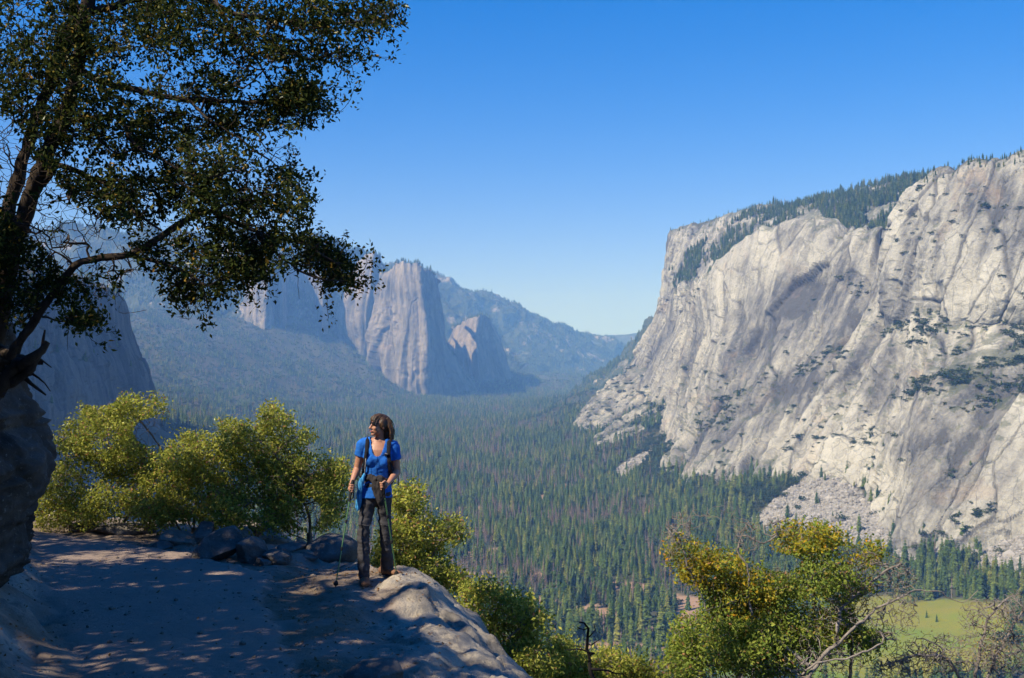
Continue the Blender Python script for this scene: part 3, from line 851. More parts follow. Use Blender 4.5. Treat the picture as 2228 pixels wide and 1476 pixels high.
tree_meshes = []
for k, c in enumerate(CROWNS):
    tm = mesh_np('trunk', *TRUNK); tm.materials.append(M_trunk)
    cm = mesh_np('crown', *c, smooth=False); cm.materials.append(M_needle)
    tree_meshes.append((tm, cm))
def valley_tree(loc, h, k, label, group=None, rz=0.0, crown_mat=None, name='conifer_tree', cat='tree'):
    e = bpy.data.objects.new(name, None); COL.objects.link(e)
    e.location = loc; e.scale = (h, h, h); e.rotation_euler = (0, 0, rz)
    tag(e, label, cat, group)
    for nm, me in zip(('trunk', 'crown'), tree_meshes[k]):
        if nm == 'crown' and crown_mat is not None:
            me = me.copy(); me.materials.clear(); me.materials.append(crown_mat)
        o = bpy.data.objects.new(nm, me); COL.objects.link(o); o.parent = e
    return e
for i in order:
    valley_tree(P[i], hgt[i], int(pick[i]), 'tall dark green conifer standing in the near part of the valley forest', 'conifers of the near valley forest', RNG.uniform(0, 6.28))
def on_ground(px_, py_):
    ds = np.linspace(950, 4500, 1200); q = np.array([at(px_, py_, d) for d in ds])
    j = np.argmax(q[:, 2] < ground_z(q[:, 0], q[:, 1])); return q[j]
valley_tree(on_ground(1413, 1133), 28, 1, 'rust-brown dead conifer standing alone among green trees', None, 0, M_rust)
for pxy, lab in (((2016, 1345), 'small lone conifer in the green meadow, nearer the forest edge'), ((2038, 1354), 'small lone conifer in the green meadow, right one of the pair'), ((2053, 1387), 'smallest dark conifer near the lower edge of the green meadow')):
    valley_tree(on_ground(*pxy), 9.0 if '1387' not in str(pxy) else 6.0, 4, lab, None, 1.0)

# ------------------------------------------------------------------ rubble on the talus fans
tx, ty = sample_band(1100, 2100, 4.2, .18, .52); tz = ground_z(tx, ty)
qx, qy = project(np.stack([tx, ty, tz], -1)); k = talus_mask(qx, qy, ty)
t2x, t2y = sample_band(2200, 3100, 6.0, .07, .16); t2z = ground_z(t2x, t2y); q2x, q2y = project(np.stack([t2x, t2y, t2z], -1)); k2 = talus_mask(q2x, q2y, t2y)
RP = np.concatenate([np.stack([tx, ty, tz], 1)[k], np.stack([t2x, t2y, t2z + .5], 1)[k2]])
scatter('rubble', RP, RNG.gamma(2.0, 1.5, len(RP)) + 1.2 + 3 * (RNG.random(len(RP)) > .93), RNG.integers(10, 12, len(RP)), 'pale granite rubble spilling from the foot of the great wall')

# ------------------------------------------------------------------ trees and scrub on the cliffs and far mountains
def surf_points(Q, n, poly=None, up=None, skip=0.0, top_rows=None):
    nv, nu = Q.shape[:2]
    hi = int(nv * (1 - skip))
    r = RNG.integers(1, max(2, hi - 1), n); c = RNG.integers(1, nu - 1, n)
    p = Q[r, c] + (Q[r, c + 1] - Q[r, c]) * RNG.random((n, 1)) * .9
    m = np.ones(n, bool)
    if poly is not None:
        x, y = project(p); m &= in_poly(x, y, poly)
    if up is not None:
        nr = np.cross(Q[r, c + 1] - Q[r, c - 1], Q[r + 1, c] - Q[r - 1, c]); nr /= np.linalg.norm(nr, axis=1, keepdims=True) + 1e-9
        m &= np.abs(nr[:, 2]) > up
    return p[m]
Qh = SURF[head.name][0]; Qw = SURF[wall.name][0]; Qb = SURF[butt.name][0]
RAMP = [(1455, 590), (1490, 555), (1540, 520), (1580, 495), (1620, 465), (1680, 445), (1760, 432), (1850, 410), (2030, 370), (2030, 470), (1940, 500), (1850, 510), (1800, 490), (1780, 455), (1690, 490), (1640, 520), (1560, 600), (1500, 650), (1470, 640)]
Pr = surf_points(Qh, 60000, RAMP)
Pr = Pr[RNG.random(len(Pr)) < 0.5 * sstep(-.35, .15, fbm(Pr / 90.0, 2, 66))][:4200]
Ps = surf_points(Qh, 9000, [(1455, 480), (1560, 440), (1660, 430), (2040, 360), (2040, 410), (1700, 470), (1600, 500), (1460, 520)])[:700]
Pt = surf_points(Qb, 6000, [(1990, 430), (2035, 350), (2110, 330), (2300, 290), (2300, 350), (2110, 372), (2040, 400)])[:160]
PP = np.concatenate([Pr, Ps, Pt])
hh = np.concatenate([RNG.uniform(13, 30, len(Pr)), RNG.uniform(6, 16, len(Ps)), RNG.uniform(6, 14, len(Pt))])
ii = RNG.integers(0, 5, len(PP)); ii = np.where(RNG.random(len(PP)) < .1, 5, ii)
scatter('forest', PP - [0, 0, .5], hh, ii, 'belt of conifers slanting across the summit of the granite headwall')
SCRUB = [[(2060, 690), (2120, 640), (2228, 590), (2300, 560), (2300, 790), (2228, 800), (2190, 760), (2170, 700), (2110, 700)],
         [(1975, 835), (2010, 828), (2055, 836), (2050, 862), (1990, 862)], [(2125, 842), (2170, 835), (2300, 838), (2300, 864), (2150, 864)],
         [(1700, 820), (1760, 780), (1830, 755), (1850, 770), (1790, 800), (1720, 830)], [(1560, 860), (1640, 840), (1600, 900), (1530, 930)],
         [(1880, 690), (1960, 690), (2060, 700), (2080, 730), (1960, 735), (1890, 720)], [(1830, 600), (1870, 580), (1900, 640), (1850, 660)], [(1505, 620), (1545, 590), (1560, 600), (1510, 650)]]
ps = [surf_points(Qw, 14000, s, skip=.12) for s in SCRUB]
ps = [p[: int(40 + 0.25 * len(p))][:220] for p in ps]
pl = surf_points(Qw, 30000, None, up=0.80, skip=.12); pl = pl[RNG.random(len(pl)) < .8 * sstep(-.1, .3, fbm(pl / 80.0, 2, 69))][:1300]
pb = surf_points(Qb, 12000, None, up=0.78, skip=.15)[:380]
p1 = surf_points(SURF[toe1.name][0], 6000, None, up=.55, skip=.15)[:500]; p2 = surf_points(SURF[toe2.name][0], 5000, None, up=.6, skip=.15)[:260]
PS = np.concatenate(ps + [pl, pb, p1, p2])
hs = RNG.uniform(3.0, 9.0, len(PS)) * np.where(RNG.random(len(PS)) < .1, 1.7, 1)
scatter('shrubbery', PS - [0, 0, .6], hs, np.where(RNG.random(len(PS)) < .12, RNG.integers(0, 5, len(PS)), RNG.integers(7, 10, len(PS))), 'dark scrub dotted along the ledges of the great granite wall', widen=RNG.uniform(1.2, 2.0, len(PS)))
pe = surf_points(QE, 26000); pf = surf_points(QF, 26000); pg = surf_points(QG, 5000)
pg = pg[fbm(pg / 120.0, 2, 5) > -.05]
pe = pe[fbm(pe / 260.0, 3, 15) > -.32]; pf = pf[fbm(pf / 260.0, 3, 16) > -.25]
pc = [surf_points(SURF[o.name][0], 5000, None, up=u_, skip=.05) for o, u_ in ((tower1, .72), (tower2, .72), (tower3, .72), (pillars, .7), (cliffL, .72))]
PM = np.concatenate([pe, pf, pg] + pc)
scatter('forest', PM - [0, 0, 1], RNG.uniform(12, 30, len(PM)) * np.where(PM[:, 1] < 6000, .8, 1.15), np.where(RNG.random(len(PM)) < .12, 6, RNG.integers(0, 5, len(PM))), 'hazy conifers covering the far mountains and tower ledges', widen=np.full(len(PM), 1.25))

# ------------------------------------------------------------------ haze
hz = NT('haze')
pv = hz.n('VolumePrincipled')
pv.inputs['Color'].default_value = (0.19, 0.45, 1.0, 1)
pv.inputs['Absorption Color'].default_value = (1, 1, 1, 1)
pv.inputs['Density'].default_value = HAZE
pv.inputs['Density Attribute'].default_value = ''
pv.inputs['Anisotropy'].default_value = -0.15
hz.l(pv.outputs[0], hz.out.inputs['Volume'])
bm = bmesh.new(); bmesh.ops.create_cube(bm, size=1.0)
me = bpy.data.meshes.new('haze'); bm.to_mesh(me); bm.free()
hzo = obj('haze', me, hz.m)
hzo.location = (0, (-600 + 16900) / 2, (-345 + 800) / 2); hzo.scale = (19000, 17500, 1145)
tag(hzo, 'thin blue haze filling the valley', kind='stuff')
# ------------------------------------------------------------------ the ledge: trail, litter, granite, drop-off
EDGE = np.array([(3.4, -12), (2.2, -4), (1.5, 2), (0.45, 5), (-0.16, 7.4), (-0.40, 8.6), (-0.52, 9.7), (-0.72, 10.9), (-1.08, 11.9), (-1.7, 13.2), (-2.3, 14.6), (-3.4, 15.9), (-4.9, 16.9), (-7, 17.8), (-10, 19.5), (-18, 25), (-40, 45)], float)
def edge_dist(x, y):
    """signed distance to the ledge edge, positive over the drop."""
    best = np.full(x.shape, 1e9); sg = np.ones(x.shape)
    for p, q in zip(EDGE[:-1], EDGE[1:]):
        e = q - p; L = (e ** 2).sum()
        t = np.clip(((x - p[0]) * e[0] + (y - p[1]) * e[1]) / L, 0, 1)
        dx = x - p[0] - t * e[0]; dy = y - p[1] - t * e[1]
        dd = np.hypot(dx, dy); s = np.sign(e[1] * (x - p[0]) - e[0] * (y - p[1]))
        m = dd < best
        best = np.where(m, dd, best); sg = np.where(m, s, sg)
    return best * sg
PATHR = np.array([(-1.2, 3), (-1.28, 6.6), (-1.75, 8.2), (-2.25, 9.9), (-2.55, 11.3), (-3.4, 12.6), (-4.6, 13.6), (-6.5, 15.2), (-12, 19)], float)
def path_r(y):
    return np.interp(y, PATHR[:, 1], PATHR[:, 0])
def path_l(y):
    return -2.7 - 0.47 * (y - 6.8)
def ledge_z(x, y, detail=True):
    sh = x.shape; x = x.ravel(); y = y.ravel()
    P = np.stack([x, y, x * 0], 1)
    s = edge_dist(x, y)
    z = 0.70 - 0.065 * y
    z = np.where(y > 12, 0.70 - 0.065 * 12 - 0.055 * (y - 12), z)
    # drop-off, rounded like weathered granite
    r0 = 0.55
    sl = s - 0.05 + 0.14 * fbm(P / 0.9, 3, 201)
    z = z - 1.55 * (np.sqrt(np.maximum(sl + .25, 0) ** 2 + r0 ** 2) - r0)
    # granite swell under the hiker
    z += 0.05 * np.exp(-(((x + 1.15) / .75) ** 2 + ((y - 10.9) / 1.0) ** 2))
    z -= 0.16 * sstep(.55, 1.0, fbm(P / [1.6, 2.4, 1], 2, 207) + .5) * sstep(-1.6, -.3, s)
    # bank rising on the left
    l = path_l(y) - x + 0.25 * fbm(P / 1.3, 3, 203)
    z += 0.42 * np.clip(l, 0, 6) + 0.50 * np.clip(l - 1.0, 0, 3) + .25 * np.maximum(0, l - 6)
    pw = path_mask(x, y)
    rockm = rock_mask(x, y, s)
    if detail:
        big = fbm(P / 2.2, 3, 211); med = fbm(P / .55, 4, 212); fine = fbm(P / .10, 3, 213)
        z += 0.05 * big * (1 - .5 * pw) + (1 - pw) * 0.045 * med + 0.007 * fine + .012 * pw * med
        rock_rel = ridged(np.stack([x / .9 + .4 * y, y / 2.2, x * 0], 1), 3, 215)
        cv_ = cells2(x / .8 + .25 * y + .15 * med, y / 1.1 - .2 * x + .15 * big, 225)
        z += rockm * (0.09 * (rock_rel - 1) + .02 * fine + .13 * (cv_[0] - .5) * sstep(0, .12, cv_[5]) - .05 * (1 - sstep(0, .07, cv_[5])))
        bank = sstep(.2, 1.4, l)
        z += bank * (0.20 * fbm(P / .8, 4, 217) + 0.10 * ridged(P / [.5, 1.3, 1], 3, 219))
        z += 0.035 * pw
    return z.reshape(sh)
def path_mask(x, y):
    n = 0.13 * fbm(np.stack([x / .7, y / .7, x * 0], -1).reshape(-1, 3), 4, 221).reshape(x.shape)
    return sstep(-.04, .05, path_r(y) - x + n) * sstep(-.25, .15, x - path_l(y) + n)
def rock_mask(x, y, s=None):
    s = edge_dist(x.ravel(), y.ravel()).reshape(x.shape) if s is None else s
    n = 0.35 * fbm(np.stack([x / .8, y / .8, x * 0], -1).reshape(-1, 3), 4, 223).reshape(x.shape)
    m = sstep(-.75, -.35, s + n)
    return np.maximum(m, sstep(.1, .5, path_l(y) - x + n) * sstep(.35, .6, .5 + .8 * n))

gx = np.unique(np.concatenate([np.linspace(-22, -9, 40), np.linspace(-9, -4.4, 90), np.linspace(-4.4, 1.6, 185), np.linspace(1.6, 7, 40)]))
gy = np.unique(np.concatenate([np.linspace(-14, 4.5, 45), np.linspace(4.5, 13.5, 270), np.linspace(13.5, 19, 110), np.linspace(19, 30, 35)]))
GY, GX = np.meshgrid(gy, gx, indexing='ij')
GZ = ledge_z(GX, GY)
GS = edge_dist(GX.ravel(), GY.ravel()).reshape(GX.shape)
PM_, RM_ = path_mask(GX, GY), rock_mask(GX, GY, GS)
verts = np.stack([GX, GY, GZ], -1).reshape(-1, 3)
faces = grid_faces(len(gx), len(gy))
def mat_ledge():
    m = NT('ledge_ground')
    iso = m.coord()
    a = m.noise(iso, 1.3, 5, 0.6); b = m.noise(iso, 14, 5, 0.7); c = m.noise(iso, 90, 3, 0.7)
    dust = m.mix(a, (0.25, 0.19, 0.15), (0.36, 0.285, 0.23))
    dust = m.mix(m.math('MULTIPLY', m.ramp(c, [(0.55, 0.0), (0.72, 1.0)]), 0.45), dust, (0.13, 0.11, 0.09))
    litter = m.mix(b, (0.10, 0.07, 0.045), (0.25, 0.20, 0.145))
    litter = m.mix(m.ramp(c, [(0.5, 0.0), (0.65, 0.7)]), litter, (0.30, 0.20, 0.11))
    litter = m.mix(m.ramp(a, [(0.42, 0.0), (0.62, 0.85)]), litter, dust)
    rock = m.mix(m.ramp(b, [(0.3, 0.0), (0.7, 1.0)]), (0.16, 0.14, 0.115), (0.33, 0.29, 0.23))
    rock = m.mix(m.ramp(a, [(0.40, 0.0), (0.60, 0.8)]), rock, (0.44, 0.39, 0.31))
    rock = m.mix(m.math('MULTIPLY', m.ramp(c, [(0.58, 0.0), (0.66, 1.0)]), 0.55), rock, (0.06, 0.06, 0.06))
    lich = m.noise(iso, 3.4, 4, 0.65, 0.4)
    rock = m.mix(m.ramp(lich, [(0.56, 0.0), (0.66, 0.75)]), rock, (0.085, 0.085, 0.08))
    col = m.mix(m.attr('rock'), litter, rock)
    col = m.mix(m.attr('path'), col, dust)
    h = m.math('ADD', m.math('MULTIPLY', b, .8), m.math('MULTIPLY', c, .35))
    m.bsdf(col, 0.92, 0.15, m.bump(h, 0.85, 0.045))
    return m.m
M_ledge = mat_ledge()
def sub_mesh(name, sel):
    f = faces[sel]; used = np.unique(f); rem = np.full(len(verts), -1); rem[used] = np.arange(len(used))
    me = mesh_np(name, verts[used], rem[f])
    set_attr(me, 'path', PM_.ravel()[used]); set_attr(me, 'rock', RM_.ravel()[used])
    return me
fp = PM_.ravel()[faces].mean(1) > .5; fr = (GS.ravel()[faces].mean(1) > -.62) & ~fp
tag(obj('path', sub_mesh('path', fp), M_ledge), 'dusty grey trail worn along the ledge, mostly in tree shade', kind='structure')
tag(obj('ledge', sub_mesh('ledge', fr), M_ledge), 'rounded granite rim of the ledge dropping off beside the hiker', kind='structure')
tag(obj('bank', sub_mesh('bank', ~fp & ~fr), M_ledge), 'littered dirt shoulder and bank beside the trail', kind='structure')
# hillside falling from the ledge to the valley floor, and rising behind it
hx = np.unique(np.concatenate([np.linspace(-900, -60, 30), np.linspace(-60, 60, 50), np.linspace(60, 900, 30)])); hy = np.unique(np.concatenate([np.linspace(-380, -40, 16), np.linspace(-40, 70, 46), np.linspace(70, 950, 40)]))
HY, HX = np.meshgrid(hy, hx, indexing='ij')
hs_ = edge_dist(HX.ravel(), HY.ravel()).reshape(HX.shape)
HZ = np.where(hs_ > -3, -3.5 - 0.93 * np.maximum(hs_ - 1, 0) - .3 * np.minimum(hs_ - 1, 0), 0)
HZ = np.where(hs_ <= -3, -2.3 + 0.5 * np.maximum(-hs_ - 18, 0), HZ)
HZ = np.clip(HZ, -305, 190) + np.where(hs_ > 12, 4 * fbm(np.stack([HX / 30, HY / 30, HX * 0], -1).reshape(-1, 3), 3, 231).reshape(HX.shape), 0)
tag(obj('hillside', mesh_np('hillside', np.stack([HX, HY, HZ], -1).reshape(-1, 3), grid_faces(len(hx), len(hy))), M_hill), 'steep brushy hillside below the ledge', kind='structure')

# ------------------------------------------------------------------ near rocks
def mat_rock(name, lo=(0.11, 0.105, 0.10), hi=(0.30, 0.285, 0.26)):
    m = NT(name)
    iso = m.coord()
    a = m.noise(iso, 2.2, 6, 0.65, 0.3); b = m.noise(iso, 26, 4, 0.7); c = m.noise(iso, 120, 2, 0.6)
    col = m.mix(m.ramp(a, [(0.32, 0.0), (0.66, 1.0)]), lo, hi)
    col = m.mix(m.math('MULTIPLY', m.ramp(c, [(0.56, 0.0), (0.66, 1.0)]), 0.5), col, (0.05, 0.05, 0.05))
    col = m.mix(m.ramp(b, [(0.60, 0.0), (0.72, 0.5)]), col, (0.36, 0.34, 0.30))
    m.bsdf(col, 0.92, 0.15, m.bump(m.math('ADD', a, m.math('MULTIPLY', b, .5)), 0.6, 0.05))
    return m.m
M_rock = mat_rock('near_granite', (.06, .054, .048), (.20, .18, .155)); M_rock2 = mat_rock('near_granite_tan', (0.10, 0.075, 0.055), (0.25, 0.21, 0.165))

# overhanging outcrop on the left: right-hand silhouette (row, column) measured at about 8.2 m
OUT_D = 8.2
prof = [(700, 30), (760, 42), (800, 50), (850, 62), (873, 70), (921, 102), (973, 114), (1026, 124), (1078, 106), (1126, 82), (1173, 73), (1226, 70), (1262, 62), (1300, 20), (1360, -40)]
nr, na_ = 150, 180
pys = np.linspace(prof[0][0], prof[-1][0], nr); ext = np.interp(pys, [p[0] for p in prof], [p[1] for p in prof])
k5 = np.ones(5) / 5; ext = np.convolve(np.pad(ext, 2, 'edge'), k5, 'valid')
xr = (ext - CX) / F * OUT_D; zz = CZ + (CY - pys) / F * OUT_D
cxo = -4.75
ang = np.linspace(0, 2 * math.pi, na_, endpoint=False)
nrm = np.stack([np.cos(ang), np.sin(ang), ang * 0], 1)[None]
for it in range(5):
    rx_ = np.maximum(xr - cxo, .15)
    base = np.stack([cxo + np.outer(rx_, np.sign(np.cos(ang)) * np.abs(np.cos(ang)) ** .8), OUT_D + .35 + np.outer(rx_ * .8, np.sign(np.sin(ang)) * np.abs(np.sin(ang)) ** .8), np.repeat(zz[:, None], na_, 1)], -1)
    p0 = base.reshape(-1, 3)
    v1, t1, t2, o1, o2, e_ = cells2(p0[:, 1] / .45 + .8 * p0[:, 2] + .2 * fbm(p0 / .4, 2, 301), p0[:, 2] / .6 - .3 * p0[:, 0], 303)
    dsp = .12 * fbm(p0 / .6, 4, 305) + .10 * (v1 - .5 + 1.2 * t1 * o1 + 1.2 * t2 * o2) * sstep(0, .1, e_) - .06 * (1 - sstep(0, .08, e_)) + .03 * fbm(p0 / .09, 3, 307)
    shape = base + nrm * dsp.reshape(nr, na_)[..., None]
    mx_, _ = project(shape)
    xr = xr - .8 * np.convolve(np.pad((mx_.max(1) - ext), 3, 'edge'), np.ones(7) / 7, 'valid') / F * OUT_D
ff = []
idx = np.arange(nr * na_).reshape(nr, na_); nxt = np.roll(idx, -1, 1)
ff = np.stack([idx[:-1], nxt[:-1], nxt[1:], idx[1:]], -1).reshape(-1, 4)
vv = np.concatenate([shape.reshape(-1, 3), [[cxo, OUT_D + .35, zz[0] + .1]]])
cap = np.stack([np.roll(idx[0], -1), idx[0], np.full(na_, nr * na_)], -1)
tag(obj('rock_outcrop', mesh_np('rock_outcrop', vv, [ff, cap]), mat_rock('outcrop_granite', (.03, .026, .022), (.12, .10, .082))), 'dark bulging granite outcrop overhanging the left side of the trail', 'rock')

def boulder(name, seed, c, size, rot=0.0, mat=None, label='', group=None, ang_=.5, cut=6, sub=4, tilt=0.0):
    g = np.random.default_rng(seed)
    bm = bmesh.new(); bmesh.ops.create_icosphere(bm, subdivisions=sub, radius=1.0)
    v = np.array([p.co[:] for p in bm.verts]); f = np.array([[q.index for q in p.verts] for p in bm.faces]); bm.free()
    for _ in range(cut):          # planar fracture faces
        n = g.normal(size=3); n /= np.linalg.norm(n); h = g.uniform(.45, .85)
        e = v @ n - h
        v = v - np.where(e > 0, e * ang_ * 1.8 if ang_ < .55 else e, 0)[:, None] * n
    v = v * (1 + .10 * fbm(v * 1.4 + seed, 3, seed)[:, None] + .035 * fbm(v * 6 + seed, 3, seed + 1)[:, None])
    v = v * np.array(size) / 2
    ct, st = math.cos(tilt), math.sin(tilt); v = np.stack([v[:, 0] * ct - v[:, 2] * st, v[:, 1], v[:, 0] * st + v[:, 2] * ct], 1)
    cr, sr = math.cos(rot), math.sin(rot); v = np.stack([v[:, 0] * cr - v[:, 1] * sr, v[:, 0] * sr + v[:, 1] * cr, v[:, 2]], 1)
    o = obj(name, mesh_np(name, v, f, smooth=ang_ < .55), mat or M_rock)
    o.location = c
    return tag(o, label, 'rock', group)
def gpt(px_, py_):
    """ledge point seen at a photograph pixel."""
    ds = np.linspace(4.5, 19, 900); x = (px_ - CX) / F * ds; z = CZ + (CY - py_) / F * ds
    j = np.argmax(z < ledge_z(x, ds, False)); return np.array([x[j], ds[j], ledge_z(x[j:j+1], ds[j:j+1], False)[0]])
def rock_at(seed, pxa, pxb, pyt, pyb, depth, label, **kw):
    """boulder whose outline spans the given pixel box, standing on the ledge at its lower edge."""
    b = gpt((pxa + pxb) / 2, pyb); d = b[1] + depth * .5
    w = (pxb - pxa) / F * d; h = (pyb - pyt) / F * d
    return boulder('boulder', seed, (((pxa + pxb) / 2 - CX) / F * d, d, CZ + (CY - (pyt + pyb) / 2) / F * d - .03), (w * 1.08, depth, h * 1.05), label=label, **kw)
rock_at(401, 664, 778, 1158, 1230, .8, 'rounded grey boulder at the ledge rim just left of the hiker', cut=3, ang_=.4)
rock_at(402, 415, 548, 1150, 1222, .6, 'large slanting angular block in the row of trail edge stones', ang_=1, cut=11, tilt=.42)
rock_at(403, 420, 478, 1127, 1190, .5, 'dark upright stone behind the slanting block at the trail edge', ang_=1, cut=7)
rock_at(404, 510, 586, 1162, 1226, .5, 'blocky stone touching the right end of the slanting block', ang_=1, cut=7)
rock_at(405, 572, 632, 1188, 1228, .35, 'low grey stone in the trail edge row, right of the blocky stone', ang_=1, cut=6)
rock_at(406, 606, 666, 1170, 1206, .4, 'squat stone wedged beside the rounded boulder', cut=5, ang_=.5)
rock_at(407, 345, 425, 1148, 1196, .5, 'broad flat stone at the left end of the main stone row', ang_=1, cut=7, mat=M_rock2)
rock_at(408, 322, 372, 1172, 1200, .3, 'small stone lying on the trail before the flat stone', ang_=1, cut=6)
rock_at(409, 205, 330, 1134, 1166, .6, 'long low slab where the trail bends under the shrubs', ang_=.9, cut=6)
rock_at(410, 138, 190, 1130, 1158, .4, 'tan stone at the far trail bend beside the outcrop', ang_=1, cut=7, mat=M_rock2)
rock_at(411, 178, 216, 1134, 1160, .3, 'pale leaning stone at the far trail bend', ang_=1, cut=7, tilt=.5)
rock_at(412, 545, 590, 1205, 1232, .25, 'fist sized stone in front of the blocky stone', ang_=1, cut=6)
rock_at(413, 752, 905, 1428, 1500, .45, 'flat shaded rock in the dirt at the bottom of the picture', cut=4, ang_=.5)
rock_at(414, 640, 690, 1196, 1218, .25, 'low stone half buried before the rounded boulder', cut=5, ang_=.6)
st = gpt(460, 1453)
boulder('stick', 420, st + [0, 0, .01], (.10, .025, .02), .2, mat_plain('stick_wood', (.09, .06, .04), .9), 'short dark stick lying on the trail near the bottom of the picture', cut=2, sub=2)['category'] = 'stick'
# fallen leaves and pebbles
g = np.random.default_rng(5)
n = 5200
lx, ly = g.uniform(-5, 1.2, n), g.uniform(5.5, 15, n)
s_ = edge_dist(lx, ly); pm = path_mask(lx, ly)
k = (s_ < -.1) & (lx > path_l(ly) - 1.0) & (g.random(n) < np.where(pm > .5, .12, .9)); lx, ly = lx[k], ly[k]; n = len(lx)
lz = ledge_z(lx, ly) + .008
c = np.stack([lx, ly, lz], 1); a = g.uniform(0, 6.28, n); sz = g.uniform(.008, .022, n)
u = np.stack([np.cos(a), np.sin(a), g.normal(0, .25, n)], 1) * sz[:, None]; w = np.stack([-np.sin(a), np.cos(a), g.normal(0, .25, n)], 1) * sz[:, None] * .5
M_litter = mat_needles('fallen_leaves', [(0, (0.20, 0.11, 0.05)), (1, (0.32, 0.20, 0.09))])
lv = np.stack([c - u, c + w, c + u + [0, 0, .006], c - w], 1).reshape(-1, 3)
tag(obj('leaves', mesh_np('leaves', lv, np.arange(4 * n).reshape(-1, 4), False), M_litter), 'dry brown leaves scattered over the ledge', kind='stuff')

n = 1500
lx, ly = g.uniform(-5, .6, n), g.uniform(5.5, 15.5, n)
s_ = edge_dist(lx, ly); near = np.minimum(np.abs(lx - path_r(ly)), np.abs(lx - path_l(ly)))
k = (s_ < -.15) & (lx > path_l(ly) - .8) & (g.random(n) < .15 + .85 * np.exp(-near / .35)); lx, ly = lx[k], ly[k]
sz = g.gamma(2.0, .009, len(lx)) + .008
pv_, pf_ = rubble_stone(140); V, Fq = [], []
ca, sa = np.cos(g.uniform(0, 6.28, len(lx))), np.sin(g.uniform(0, 6.28, len(lx))); zz_ = ledge_z(lx, ly)
for i in range(len(lx)):
    q = pv_ * sz[i]; V.append(np.stack([q[:, 0] * ca[i] - q[:, 1] * sa[i] + lx[i], q[:, 0] * sa[i] + q[:, 1] * ca[i] + ly[i], q[:, 2] * .8 + zz_[i] + sz[i] * .12], 1)); Fq.append(pf_ + i * len(pv_))
tag(obj('gravel', mesh_np('gravel', np.concatenate(V), np.concatenate(Fq), False), mat_rock('gravel_stone', (.13, .105, .08), (.30, .25, .20))), 'small stones and grit along the edges of the trail', kind='stuff')
# ------------------------------------------------------------------ woody plants
def mat_leaf(name, stops, trans=0.35, gloss=0.12):
    m = NT(name)
    gi = m.n('NewGeometry')
    col = m.ramp(gi.outputs['Random Per Island'], stops)
    n = m.noise(m.coord(), 1.6, 3, 0.6)
    hv = m.n('HueSaturation'); m.l(col, hv.inputs['Color']); m.l(m.math('ADD', m.math('MULTIPLY', n, 0.9), 0.55), hv.inputs['Value'])
    d = m.n('BsdfDiffuse'); t = m.n('BsdfTranslucent'); mx = m.n('MixShader'); mx.inputs[0].default_value = trans
    gl = m.n('BsdfGlossy'); gl.inputs['Roughness'].default_value = .38; gl.inputs[0].default_value = (.9, .95, .9, 1); m2 = m.n('MixShader')
    lw = m.n('LayerWeight'); lw.inputs[0].default_value = .35
    m.l(m.math('MULTIPLY', lw.outputs['Fresnel'], gloss * 3, True), m2.inputs[0])
    m.l(hv.outputs[0], d.inputs[0]); m.l(hv.outputs[0], t.inputs[0])
    m.l(d.outputs[0], mx.inputs[1]); m.l(t.outputs[0], mx.inputs[2]); m.l(mx.outputs[0], m2.inputs[1]); m.l(gl.outputs[0], m2.inputs[2]); m.l(m2.outputs[0], m.out.inputs[0])
    return m.m
M_oakleaf = mat_leaf('oak_leaf', [(0.0, (0.016, 0.027, 0.008)), (0.5, (0.034, 0.049, 0.013)), (0.86, (0.066, 0.078, 0.018)), (0.95, (0.18, 0.15, 0.03)), (1.0, (0.30, 0.17, 0.03))], .25, .006)
SHRUB = [(0.0, (0.15, 0.18, 0.03)), (0.35, (0.27, 0.31, 0.05)), (0.75, (0.42, 0.43, 0.08)), (0.93, (0.54, 0.49, 0.11)), (0.965, (0.36, 0.20, 0.07)), (1.0, (0.40, 0.20, 0.12))]
M_shrub = mat_leaf('shrub_leaf', SHRUB, .38, .012)
M_yellow = mat_leaf('shrub_leaf_yellow', [(0.0, (0.22, 0.20, 0.02)), (0.5, (0.40, 0.33, 0.03)), (0.85, (0.50, 0.38, 0.03)), (1.0, (0.54, 0.24, 0.02))], .4, .03)
M_green2 = mat_leaf('shrub_leaf_green', [(0.0, (0.12, 0.18, 0.03)), (0.4, (0.21, 0.275, 0.045)), (0.85, (0.33, 0.37, 0.07)), (0.95, (0.28, 0.20, 0.06)), (1.0, (0.42, 0.20, 0.10))], .38, .012)
def mat_bark(name, lo, hi, sc=18):
    m = NT(name)
    a = m.noise(m.coord((1, 1, .35)), sc, 5, .65); b = m.noise(m.coord(), 4, 3, .6)
    col = m.mix(m.ramp(a, [(.3, 0.0), (.7, 1.0)]), lo, hi)
    m.bsdf(m.mix(m.math('MULTIPLY', b, .4), col, tuple(x * .6 for x in lo)), .92, .12, m.bump(a, .7, .02))
    return m.m
M_oakbark = mat_bark('oak_bark', (.025, .019, .015), (.085, .065, .05))
M_shrubbark = mat_bark('shrub_bark', (.13, .10, .08), (.30, .26, .22))
M_greywood = mat_bark('dead_wood', (.15, .13, .115), (.34, .305, .27))
M_char = mat_bark('charred_wood', (.010, .009, .009), (.035, .03, .028))

def smooth_line(pts, step, wob, g):
    pts = np.asarray(pts, float); k = np.concatenate([[0], np.cumsum(np.linalg.norm(np.diff(pts, axis=0), axis=1))])
    n = max(3, int(k[-1] / step)); q = hermite(k, pts, np.linspace(0, k[-1], n)) if len(pts) > 2 else pts[0] + (pts[1] - pts[0]) * np.linspace(0, 1, n)[:, None]
    w = np.cumsum(g.normal(0, wob, (n, 3)), 0); w -= np.linspace(0, 1, n)[:, None] * w[-1]
    return q + w

